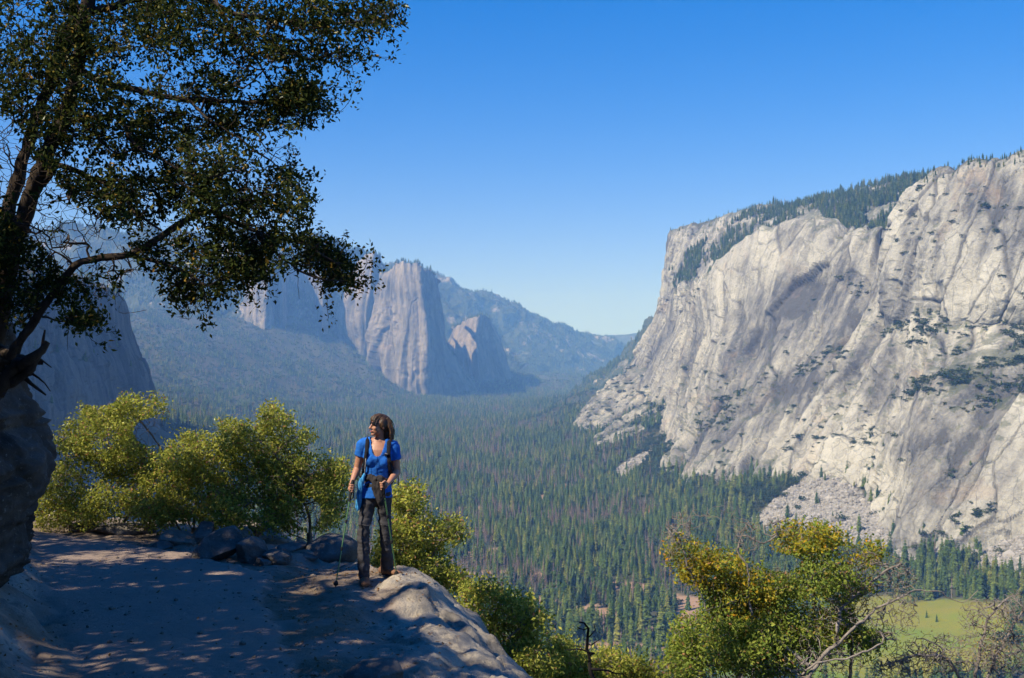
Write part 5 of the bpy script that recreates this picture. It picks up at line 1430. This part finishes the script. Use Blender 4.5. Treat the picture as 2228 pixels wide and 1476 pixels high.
def loft(st, n=20, cap=True):
    """st: stations (x, y, z, rx, ry[, ax]) - ellipse rings perpendicular to the run, closed with rounded ends."""
    P = np.array([s[:3] for s in st], float); ra = np.array([s[3] for s in st]); rb = np.array([s[4] if len(s) > 4 else s[3] for s in st])
    tn = np.gradient(P, axis=0); tn /= np.linalg.norm(tn, axis=1, keepdims=True) + 1e-9
    ref = np.array([1.0, 0, 0]) if abs(tn[:, 0]).mean() < .75 else np.array([0, 1.0, 0])
    u = ref - tn * (tn @ ref)[:, None]; u /= np.linalg.norm(u, axis=1, keepdims=True); w = np.cross(tn, u)
    if cap:
        pre, post = [], []
        for f in (.97, .8, .5, .12):
            k = math.sqrt(1 - f * f)
            post.append((P[-1] + tn[-1] * min(ra[-1], rb[-1]) * (1 - (1 - k)) * .9, ra[-1] * f, rb[-1] * f, u[-1], w[-1]))
            pre.append((P[0] - tn[0] * min(ra[0], rb[0]) * k * .9, ra[0] * f, rb[0] * f, u[0], w[0]))
        allr = pre[::-1] + [(P[i], ra[i], rb[i], u[i], w[i]) for i in range(len(P))] + post
    else:
        allr = [(P[i], ra[i], rb[i], u[i], w[i]) for i in range(len(P))]
    a = np.arange(n) * 2 * math.pi / n
    V = np.concatenate([p + np.cos(a)[:, None] * uu * x + np.sin(a)[:, None] * ww * y for p, x, y, uu, ww in allr])
    m = len(allr); idx = np.arange(m * n).reshape(m, n); nx = np.roll(idx, -1, 1)
    Fq = np.stack([idx[:-1], nx[:-1], nx[1:], idx[1:]], -1).reshape(-1, 4)
    if cap:
        V = np.concatenate([V, [allr[0][0], allr[-1][0]]])
        Ft = np.concatenate([np.stack([nx[0], idx[0], np.full(n, m * n)], -1), np.stack([idx[-1], nx[-1], np.full(n, m * n + 1)], -1)])
        return V, Fq, Ft
    return V, Fq, np.zeros((0, 3), int)
def ell(c, r, n=16, M=None):
    a, b = np.meshgrid(np.linspace(0, math.pi, n), np.arange(n * 2) * math.pi / n, indexing='ij')
    V = np.stack([np.sin(a) * np.cos(b) * r[0], np.sin(a) * np.sin(b) * r[1], np.cos(a) * r[2]], -1).reshape(-1, 3)
    if M is not None: V = V @ M.T
    idx = np.arange(n * n * 2).reshape(n, 2 * n); nx = np.roll(idx, -1, 1)
    return V + np.array(c), np.stack([idx[:-1], idx[1:], nx[1:], nx[:-1]], -1).reshape(-1, 4), np.zeros((0, 3), int)
def fuse(name, shapes, voxel, smooth=4):
    """one continuous skin round all the shapes (voxel remesh, then relaxed)."""
    vs, fq, ft, n = [], [], [], 0
    for v, q, t in shapes:
        vs.append(v); fq.append(q + n); ft.append(t + n); n += len(v)
    me = mesh_np(name, np.concatenate(vs), [np.concatenate(fq), np.concatenate(ft)])
    o = bpy.data.objects.new('fuse', me); COL.objects.link(o)
    md = o.modifiers.new('r', 'REMESH'); md.mode = 'VOXEL'; md.voxel_size = voxel
    sm = o.modifiers.new('s', 'SMOOTH'); sm.iterations = smooth; sm.factor = .5
    dg = bpy.context.evaluated_depsgraph_get(); out = bpy.data.meshes.new_from_object(o.evaluated_get(dg))
    bpy.data.objects.remove(o, do_unlink=True); bpy.data.meshes.remove(me)
    out.name = name
    out.polygons.foreach_set('use_smooth', np.ones(len(out.polygons), bool))
    return out
def co(me):
    a = np.empty(len(me.vertices) * 3, np.float32); me.vertices.foreach_get('co', a); return a.reshape(-1, 3)
def setco(me, a):
    me.vertices.foreach_set('co', np.asarray(a, np.float32).ravel()); me.update()
def cut(me, kill):
    bm = bmesh.new(); bm.from_mesh(me); bm.verts.ensure_lookup_table()
    bmesh.ops.delete(bm, geom=[bm.verts[i] for i in np.where(kill)[0]], context='VERTS'); bm.to_mesh(me); bm.free()
def thicken(o, t):
    md = o.modifiers.new('t', 'SOLIDIFY'); md.thickness = t; md.offset = 1

fl = lz(PX0 - .12, PY0 - .20) - PZ0      # ground under the boot at the photograph's left
fr_ = lz(PX0 + .12, PY0 + .10) - PZ0
# head frame: turned to the photograph's left, chin a little up
th, tl = R(-56), R(4)
Hz = np.array([[math.cos(th), -math.sin(th), 0], [math.sin(th), math.cos(th), 0], [0, 0, 1]])
Hx = np.array([[1, 0, 0], [0, math.cos(-tl), -math.sin(-tl)], [0, math.sin(-tl), math.cos(-tl)]])
HM = Hz @ Hx; HC = np.array([.030, -.02, 1.556])
def H(p): return HM @ np.array(p, float) + HC
head_shapes = [ell(H((0, .018, .030)), (.072, .090, .082), 16, HM), ell(H((0, -.030, -.035)), (.058, .058, .066), 14, HM), ell(H((0, -.070, -.088)), (.026, .022, .018), 10, HM),
               ell(H((.034, -.066, -.022)), (.024, .020, .024), 10, HM), ell(H((-.034, -.066, -.022)), (.024, .020, .024), 10, HM), ell(H((0, -.062, .045)), (.055, .026, .035), 12, HM),
               loft([(*H((0, -.086, .018)), .008), (*H((0, -.100, -.008)), .0105), (*H((0, -.111, -.026)), .0135)], 10), ell(H((.011, -.096, -.030)), (.009, .010, .008), 8, HM), ell(H((-.011, -.096, -.030)), (.009, .010, .008), 8, HM),
               ell(H((0, -.088, -.060)), (.022, .010, .013), 8, HM), ell(H((.073, .012, -.004)), (.010, .018, .030), 8, HM), ell(H((-.073, .012, -.004)), (.010, .018, .030), 8, HM)]
SHL, SHR = (-.150, .0, 1.362), (.180, .005, 1.340)
ELL, ELR = (-.212, .03, 1.118), (.212, .02, 1.085)
WRL, WRR = (-.250, -.105, .985), (.150, -.185, 1.005)
def lerp(a, b, t): return tuple(np.array(a) + (np.array(b) - np.array(a)) * t)
def arm(s, e, w, k=1.0):
    return [loft([(*s, .056 * k), (*lerp(s, e, .35), .050 * k), (*lerp(s, e, .75), .042 * k), (*e, .040 * k)], 16), loft([(*e, .040 * k), (*lerp(e, w, .3), .040 * k), (*lerp(e, w, .7), .031 * k), (*w, .026 * k, .022 * k)], 16)]
# poles first, so the hands can close on them
def gz(x, y): return lz(PX0 + x, PY0 + y) - PZ0
PA1 = np.array([-.370, -.42, 0.0]); PA1[2] = gz(PA1[0], PA1[1]); PA0 = np.array([-.236, -.150, 1.000])
PB1 = np.array([.232, -.16, 0.0]); PB1[2] = gz(PB1[0], PB1[1]); PB0 = np.array([.085, -.245, 1.040])
def hand(wr, A0, A1, side, drop):
    """fist closed round a pole grip: palm, four unequal curled fingers, thumb over the front."""
    ax = (A1 - A0) / np.linalg.norm(A1 - A0); c = A0 + ax * drop
    wr = np.array(wr); inw = wr - c; inw -= ax * (inw @ ax); inw /= np.linalg.norm(inw)       # from the grip towards the wrist side
    tang = np.cross(ax, inw) * side                                                         # the way the fingers wrap
    palm = c + inw * .030
    S = [loft([(*wr, .026, .021), (*(wr * .45 + palm * .55), .030, .022), (*palm, .036, .024)], 14), ell(palm, (.026, .026, .042), 10)]
    for i, L in enumerate((.96, 1.06, 1.0, .82)):
        o_ = c + ax * (-.034 + .0225 * i)
        pts = []
        for k, a in enumerate(np.linspace(.15, 3.9 * L, 7)):
            r = .0255 if k else .034
            pts.append((*(o_ + (inw * math.cos(a) + tang * math.sin(a)) * r), .0098 - .0004 * k))
        S.append(loft(pts, 8))
    o_ = c - ax * .046
    S.append(loft([(*(palm - ax * .02 + tang * -.012), .0135), (*(o_ + (inw * math.cos(-.9) + tang * math.sin(-.9)) * .030), .012), (*(o_ + (inw * math.cos(-1.8) + tang * math.sin(-1.8)) * .027 + ax * .006), .0105), (*(o_ + (inw * math.cos(-2.5) + tang * math.sin(-2.5)) * .026 + ax * .016), .009)], 8))
    return S
HANDL = hand(WRL, PA0, PA1, 1, .062); HANDR = hand(WRR, PB0, PB1, -1, .062)
torso = [(-.015, 0, .885, .150, .105), (-.012, 0, .92, .156, .110), (-.002, 0, 1.0, .136, .100), (.004, 0, 1.07, .124, .094), (.010, -.005, 1.15, .132, .102), (.014, -.012, 1.23, .146, .112), (.016, -.005, 1.31, .150, .102), (.017, .0, 1.365, .120, .078), (.020, .0, 1.395, .07, .06)]
bust = [ell((-.052, -.078, 1.212), (.062, .052, .060), 12), ell((.082, -.076, 1.205), (.062, .052, .060), 12)]
yoke = [loft([(*SHL, .055), (-.06, .0, 1.378, .052), (.02, .004, 1.392, .058), (.10, .0, 1.368, .052), (*SHR, .055)], 16)]
LEGL = [(-.080, 0, .88, .074), (-.094, -.02, .76, .066), (-.112, -.055, .64, .054), (-.124, -.078, .55, .048), (-.130, -.085, .42, .046), (-.127, -.10, .28, .042), (-.121, -.118, .09 + fl, .034)]
LEGR = [(.068, 0, .88, .072), (.076, .0, .76, .064), (.084, .01, .64, .052), (.090, .018, .54, .046), (.096, .035, .42, .044), (.100, .06, .28, .040), (.105, .09, .09 + fr_, .034)]
body = fuse('body', head_shapes + [loft([(.030, .015, 1.36, .056, .052), (.032, .004, 1.42, .050, .050), (.032, -.004, 1.49, .050, .052)], 16), loft(torso, 28)] + bust + yoke + arm(SHL, ELL, WRL) + arm(SHR, ELR, WRR) + HANDL + HANDR + [loft(LEGL, 14), loft(LEGR, 14)], .0055, 3)
def mat_skin():
    m = NT('skin'); iso = m.coord(); a = m.noise(iso, 9, 4, .6); b = m.noise(iso, 120, 2, .5)
    col = m.ramp(a, [(.3, (.33, .155, .095)), (.7, (.44, .225, .145))])
    m.bsdf(col, .48, .4, m.bump(b, .15, .002), **{'Subsurface Weight': .12, 'Subsurface Radius': (.02, .008, .005), 'Subsurface Scale': .5})
    return m.m
obj('body', body, mat_skin(), person)
# lips and brows
M_lip = mat_plain('lips', (.42, .12, .10), .45, .4, .15, 200)
lp = fuse('lips', [loft([(*H((-.022, -.090, -.056)), .002, .003), (*H((-.010, -.0985, -.0575)), .004, .006), (*H((.0, -.1005, -.058)), .004, .006), (*H((.010, -.0985, -.0575)), .004, .006), (*H((.022, -.090, -.056)), .002, .003)], 8)], .0022, 1)
obj('lips', lp, M_lip, person)
# sunglasses
M_lens = NT('dark_lens'); M_lens.bsdf((.012, .012, .014), .08, .6); M_lens = M_lens.m
M_frame = mat_plain('black_frame', (.015, .013, .012), .35, .5, .1)
sg = []
for s in (-1, 1):
    sg.append(ell(H((s * .034, -.083, .020)), (.031, .012, .023), 12, HM @ np.array([[math.cos(s * .3), -math.sin(s * .3), 0], [math.sin(s * .3), math.cos(s * .3), 0], [0, 0, 1]])))
gl = fuse('sunglasses', sg, .0035, 1); glo = obj('sunglasses', gl, M_lens, person)
fr2 = fuse('frame', [loft([(*H((-.060, -.070, .028)), .003), (*H((-.034, -.092, .034)), .003), (*H((0, -.099, .026)), .003), (*H((.034, -.092, .034)), .003), (*H((.060, -.070, .028)), .003)], 8)] + [loft([(*H((s * .060, -.070, .026)), .0035), (*H((s * .076, -.01, .022)), .003), (*H((s * .078, .04, .014)), .003)], 8) for s in (-1, 1)], .003, 1)
obj('frame', fr2, M_frame, glo)
# hair: a cap, a fringe and windblown locks
g = np.random.default_rng(77)
cap_ = [ell(H((0, .030, .042)), (.078, .088, .078), 16, HM), ell(H((0, .068, -.01)), (.066, .044, .080), 14, HM), ell(H((.0, .075, -.080)), (.060, .036, .065), 12, HM), ell(H((.060, .02, .02)), (.026, .05, .06), 10, HM), ell(H((-.060, .025, .02)), (.024, .045, .055), 10, HM)]
locks = []
def lock(p, q, r, droop):
    p, q = np.array(p), np.array(q); c = (p + q) / 2 + np.array(droop)
    pts = [(1 - s) ** 2 * p + 2 * s * (1 - s) * c + s * s * q for s in np.linspace(0, 1, 6)]
    return loft([(*H(v), r * (1 - .75 * k / 5)) for k, v in enumerate(pts)], 6)
for i in range(46):           # fringe and sides
    a = g.uniform(-1.25, 1.25); x0 = math.sin(a) * .045
    p = (x0, -.02 + .03 * g.random(), .118 - abs(x0) * .3); e = (math.sin(a) * (.072 + .012 * g.random()), -.060 - .040 * math.cos(a) + .008 * g.random(), .062 - .028 * g.random() - (abs(a) > .85) * g.uniform(.02, .10))
    locks.append(lock(p, e, g.uniform(.006, .011), (0, -.035 * math.cos(a), .022)))
for i in range(150):           # back and shoulders, blown away from the face
    a = g.uniform(-1.7, 1.7); p = (math.sin(a) * .07, .05 + .05 * math.cos(a), .09 - .10 * g.random())
    e = (math.sin(a) * (.075 + .05 * g.random()), .075 + .085 * math.cos(a) * g.uniform(.5, 1.3), g.uniform(-.20, -.07))
    locks.append(lock(p, e, g.uniform(.004, .008), (math.sin(a) * .03, .035, .02)))
hm = fuse('hair', cap_ + locks, .0032, 1)
def mat_hair():
    m = NT('hair'); a = m.noise(m.coord((1, 1, .25)), 55, 4, .6); b = m.noise(m.coord(), 9, 3, .6)
    col = m.mix(m.ramp(a, [(.35, 0.0), (.68, 1.0)]), (.016, .009, .006), (.075, .038, .018))
    col = m.mix(m.ramp(b, [(.55, 0.0), (.75, .6)]), col, (.22, .11, .045))
    m.bsdf(col, .5, .4, m.bump(a, .5, .006)); return m.m
obj('hair', hm, mat_hair(), person)
def mat_cloth(name, c, wr=.6, sc=14, var=.2, spec=.15):
    m = NT(name); iso = m.coord(); a = m.noise(iso, sc, 4, .6, .8); w = m.noise(iso, 600, 1, .5)
    col = m.ramp(a, [(.3, tuple(x * (1 - var) for x in c)), (.7, tuple(min(1, x * (1 + var)) for x in c))])
    m.bsdf(col, .85, spec, m.bump(m.math('ADD', a, m.math('MULTIPLY', w, .05)), wr, .012)); return m.m
M_shirt = mat_cloth('blue_shirt', (.016, .12, .46), .5)
infl = lambda st, d: [(*s[:3], s[3] + d, s[4] + d) if len(s) > 4 else (*s[:3], s[3] + d) for s in st]
tors2 = [(-.014, 0, .845, .178, .128), (-.012, 0, .92, .170, .122)] + infl(torso[2:], .010)
sl = lambda s, e, t: loft([(*s, .064), (*lerp(s, e, t * .5), .062), (*lerp(s, e, t), .060)], 18, True)
shirt = fuse('shirt', [loft(tors2, 30)] + [ell((-.052, -.082, 1.212), (.070, .058, .066), 12), ell((.082, -.080, 1.205), (.070, .058, .066), 12)] + [loft([(*SHL, .064), (-.06, 0, 1.384, .058), (.02, .004, 1.396, .062), (.10, 0, 1.374, .058), (*SHR, .064)], 18), sl(SHL, ELL, .46), sl(SHR, ELR, .50)], .007, 3)
v = co(shirt); wr_ = fbm(v * [9, 9, 15], 3, 707); nrm_ = np.array([p.normal[:] for p in shirt.vertices])
setco(shirt, v + nrm_ * (wr_ * .006)[:, None]); v = co(shirt)
dx = np.abs(v[:, 0] - .020)
neck = (v[:, 1] < .02) & (v[:, 2] > 1.262 + (dx / .068) ** 3 * .12) & (dx < .075) | ((v[:, 2] > 1.425) & (dx < .085)) | ((dx < .075) & (v[:, 2] > 1.385) & (v[:, 1] >= .02))
def off_end(s, e, t): 
    s, e = np.array(s), np.array(e); d = (e - s) / np.linalg.norm(e - s); rel = (v - s) @ d; rad = np.linalg.norm(v - s - rel[:, None] * d, axis=1)
    return (rel > t * np.linalg.norm(e - s)) & (rad < .085) & (np.abs(v[:, 0] - .01) > .14)
cut(shirt, neck | (v[:, 2] < .835) | off_end(SHL, ELL, .47) | off_end(SHR, ELR, .51))
so = obj('shirt', shirt, M_shirt, person); thicken(so, .003)
M_seam = mat_plain('dark_seam', (.008, .02, .07), .8)
obj('placket', fuse('placket', [loft([(.022, -.128, 1.262, .0022), (.020, -.142, 1.22, .0022), (.018, -.136, 1.18, .0022), (.014, -.118, 1.12, .0022), (.012, -.110, 1.08, .0022)], 6)], .002, 0), M_seam, so)
# trousers
M_pants = mat_cloth('dark_trousers', (.046, .045, .050), .8, 9, .25, .2)
pl_ = [(-.080, 0, .88, .094, .100), (-.094, -.02, .76, .086, .090), (-.112, -.055, .64, .075), (-.124, -.078, .55, .062), (-.130, -.085, .42, .065), (-.127, -.10, .28, .064), (-.122, -.115, .16 + fl, .062), (-.120, -.12, .075 + fl, .056)]
pr_ = [(.068, 0, .88, .092, .098), (.076, .0, .76, .084, .088), (.084, .01, .64, .067), (.090, .018, .54, .067), (.096, .035, .42, .064), (.100, .06, .28, .062), (.104, .085, .16 + fr_, .061), (.106, .095, .085 + fr_, .058)]
pants = fuse('trousers', [loft(pl_, 22), loft(pr_, 22), loft([(-.012, 0, .84, .160, .110), (-.012, 0, .90, .166, .118), (-.008, 0, .98, .150, .110), (-.004, 0, 1.03, .138, .104)], 28)], .007, 3)
v = co(pants); nn = np.array([p.normal[:] for p in pants.vertices])
fold = fbm(v * [7, 7, 16], 3, 711) * .011 + ridged(v * [4, 4, 13] + 3, 2, 713) * .002 * sstep(.30, .62, v[:, 2] * -1 + .92)
setco(pants, v + nn * fold[:, None])
po = obj('trousers', pants, M_pants, person)
M_zip = mat_plain('zip_grey', (.10, .10, .11), .6)
for st, nm in (((-.121, -.072, .575, .074), 'zip'), ((.089, .016, .56, .072), 'zip')):
    a = np.linspace(0, 2 * math.pi, 25)
    obj('zip', fuse('zip', [loft([(st[0] + math.cos(q) * st[3], st[1] + math.sin(q) * st[3], st[2] + .006 * math.sin(2 * q), .0045) for q in a], 6)], .0035, 0), M_zip, po)
# boots
M_boot = mat_cloth('brown_boot', (.19, .10, .055), .5, 22, .3, .3); M_sole = mat_plain('boot_sole', (.03, .026, .024), .8); M_lace = mat_plain('boot_lace', (.22, .15, .09), .8)
def boot(x, y, z, rot, parent):
    c, s = math.cos(rot), math.sin(rot)
    def W(p): return np.array([x + p[0] * c - p[1] * s, y + p[0] * s + p[1] * c, z + p[2]])
    def S(st): return [(*W(q[:3]), *q[3:]) for q in st]
    up = fuse('boot', [loft(S([(0, .085, .050, .040, .040), (0, .04, .060, .043, .045), (0, -.03, .055, .046, .042), (0, -.10, .042, .050, .030), (0, -.155, .036, .044, .024)]), 16), loft(S([(0, .045, .05, .046, .052), (0, .045, .12, .045, .050), (0, .045, .155, .047, .052)]), 16)], .006, 3)
    b = obj('boot', up, M_boot, parent)
    sole = fuse('sole', [loft(S([(0, .095, .012, .042, .014), (0, .03, .012, .040, .014), (0, -.06, .012, .048, .014), (0, -.14, .013, .046, .014), (0, -.175, .016, .034, .012)]), 16)], .006, 1)
    obj('sole', sole, M_sole, b)
    for k in range(4):
        q = S([(-.024, -.035 - .022 * k + .03, .100 - .012 * k, .004), (0, -.040 - .022 * k + .03, .106 - .013 * k, .004), (.024, -.035 - .022 * k + .03, .100 - .012 * k, .004)])
        obj('lace', fuse('lace', [loft(q, 6)], .003, 0), M_lace, b)
boot(-.118, -.12, fl, .25, person)
boot(.108, .09, fr_, 1.05, person)
# jacket knotted round the waist, blue cloth hanging from the hip
M_jacket = mat_cloth('grey_jacket', (.036, .033, .034), .9, 11, .3)
jk = [loft([(math.cos(q) * .150 - .004, math.sin(q) * .118, 1.035 - .02 * math.cos(q) + .012 * math.sin(3 * q), .024, .030) for q in np.linspace(0, 2 * math.pi, 28)], 10),
      loft([(-.055, -.118, 1.05, .030, .022), (.0, -.142, 1.02, .044, .028), (.03, -.150, .95, .060, .030), (.045, -.150, .88, .056, .028), (.058, -.142, .80, .034, .022), (.066, -.135, .725, .010, .010)], 14),
      loft([(.06, -.135, 1.045, .030, .026), (.035, -.155, 1.0, .038, .028), (.02, -.150, .92, .032, .022), (.02, -.140, .86, .016, .014)], 12), ell((.022, -.152, 1.035), (.040, .030, .034), 10)]
jm = fuse('jacket', jk, .006, 2); v = co(jm); nn = np.array([p.normal[:] for p in jm.vertices])
setco(jm, v + nn * (fbm(v * [22, 22, 7], 3, 721) * .014)[:, None]); obj('jacket', jm, M_jacket, person)
M_cloth = mat_cloth('sky_blue_cloth', (.045, .23, .48), .9, 16, .35)
cm_ = fuse('cloth', [loft([(-.110, -.118, 1.075, .018, .020), (-.140, -.125, 1.02, .026, .022), (-.160, -.120, .95, .032, .024), (-.168, -.110, .88, .030, .022), (-.180, -.105, .80, .034, .020), (-.188, -.100, .735, .024, .014), (-.190, -.1, .715, .010, .008)], 16)], .005, 2)
v = co(cm_); nn = np.array([p.normal[:] for p in cm_.vertices]); setco(cm_, v + nn * (ridged(v * [40, 30, 6], 2, 723) * .010 - .010)[:, None]); obj('cloth', cm_, M_cloth, person)

# ------------------------------------------------------------------ backpack (worn) and trekking poles (held)
pack = empty('backpack', (PX0, PY0, PZ0)); pack.scale = (KS * .95, KS, KS); tag(pack, 'black backpack worn by the hiker, straps over both shoulders', 'backpack')
M_pack = mat_cloth('pack_fabric', (.022, .024, .034), .6, 12, .3, .3); M_strap = mat_cloth('strap_black', (.012, .012, .016), .4, 20, .2); M_buckle = mat_plain('buckle_grey', (.32, .32, .34), .4, .5)
pk = fuse('pack', [loft([(.03, .19, .98, .135, .085), (.03, .20, 1.10, .145, .100), (.03, .20, 1.26, .140, .100), (.03, .18, 1.38, .110, .075), (.03, .17, 1.42, .09, .05)], 22), ell((.03, .285, 1.16), (.10, .05, .14), 12)], .010, 3)
obj('pack', pk, M_pack, pack)
def band(name, pts, w, t, mat, parent):
    return obj(name, fuse(name, [loft([(*p, w, t) for p in pts], 12)], .004, 1), mat, parent)
sL = band('strap', [(-.075, .10, 1.385), (-.085, .05, 1.430), (-.090, .0, 1.440), (-.092, -.05, 1.415), (-.092, -.088, 1.36), (-.094, -.112, 1.30), (-.105, -.125, 1.22), (-.122, -.105, 1.13), (-.140, -.03, 1.04), (-.140, .06, 1.0)], .022, .009, M_strap, pack)
sR = band('strap', [(.120, .10, 1.375), (.128, .05, 1.418), (.132, .0, 1.424), (.134, -.05, 1.400), (.136, -.088, 1.345), (.138, -.112, 1.285), (.146, -.125, 1.205), (.152, -.10, 1.12), (.150, -.03, 1.03), (.148, .06, 1.0)], .022, .009, M_strap, pack)
band('webbing', [(-.098, -.128, 1.28), (-.100, -.146, 1.20), (-.108, -.140, 1.12), (-.112, -.128, 1.06)], .005, .003, M_buckle, sL)
obj('clip', fuse('clip', [loft([(-.094, -.132, 1.305, .012, .008), (-.094, -.138, 1.275, .016, .010), (-.092, -.138, 1.245, .012, .008)], 10)], .004, 1), M_strap, sL)
obj('clip', fuse('clip', [loft([(.095, -.122, 1.272, .008, .007), (.118, -.132, 1.270, .013, .010), (.140, -.130, 1.278, .009, .008)], 10)], .004, 1), M_strap, sR)
obj('buckle', fuse('buckle', [loft([(.128, -.140, 1.282, .006, .004), (.105, -.138, 1.290, .006, .004)], 8)], .003, 0), M_buckle, sR)
band('side_strap', [(.205, .10, 1.18), (.218, .08, 1.10), (.220, .07, 1.02), (.218, .07, .95)], .006, .004, M_strap, pack)
band('hip_belt', [(-.155, .08, 1.005), (-.165, .0, 1.02), (-.150, -.07, 1.045), (-.10, -.118, 1.075)], .020, .010, M_strap, pack)

M_grip = mat_plain('pole_grip', (.014, .014, .015), .75, .3, .3, 90, .4); M_shaft = NT('green_shaft'); M_shaft.bsdf(M_shaft.ramp(M_shaft.noise(M_shaft.coord((1, 1, .1)), 9, 2), [(.4, (.06, .15, .06)), (.6, (.10, .21, .09))]), .3, .5, None, **{'Metallic': .35}); M_shaft = M_shaft.m
def pole(A0, A1, label):
    A0 = A0 * [KS * .95, KS, KS] + np.array([PX0, PY0, PZ0]); A1 = A1 * [KS * .95, KS, KS] + np.array([PX0, PY0, PZ0])
    r = empty('trekking_pole', A1); tag(r, label, 'trekking pole', 'trekking poles')
    d = A0 - A1; L = np.linalg.norm(d)
    def seg(name, a, b, ra, rb, mat, n=12, parent=r):
        pts = [(*(d * t), ra + (rb - ra) * (t - a) / (b - a)) for t in np.linspace(a, b, 4)]
        v, q, t = loft(pts, n); return obj(name, mesh_np(name, v, [q, t]), mat, parent)
    seg('tip', 0.0, .035, .003, .006, M_grip)
    seg('basket', .036, .043, .026, .020, M_grip, 16)
    seg('shaft', .035, .36, .0055, .0058, M_shaft); s2 = seg('shaft', .36, .62, .0064, .0066, M_shaft); s3 = seg('shaft', .62, .84, .0074, .0076, M_shaft)
    seg('clamp', .352, .372, .011, .011, M_grip, 12, s2); seg('clamp', .612, .632, .012, .012, M_grip, 12, s3)
    seg('grip', .82, .985, .0115, .0155, M_grip); seg('grip_top', .985, 1.015, .019, .014, M_grip)
    lo = [(*(d * .97 + np.array(o)), .006, .002) for o in ((0, -.015, 0), (.02, -.03, -.05), (.015, -.02, -.11), (-.01, -.01, -.14), (-.015, 0, -.08), (0, 0, -.01))]
    v, q, t = loft(lo, 8); obj('wrist_loop', mesh_np('wrist_loop', v, [q, t]), M_strap, r)
pole(PA0, PA1, 'green trekking pole with black grip planted on the dirt left of the boots')
pole(PB0, PB1, 'green trekking pole held before the belly, planted by the right-hand boot')
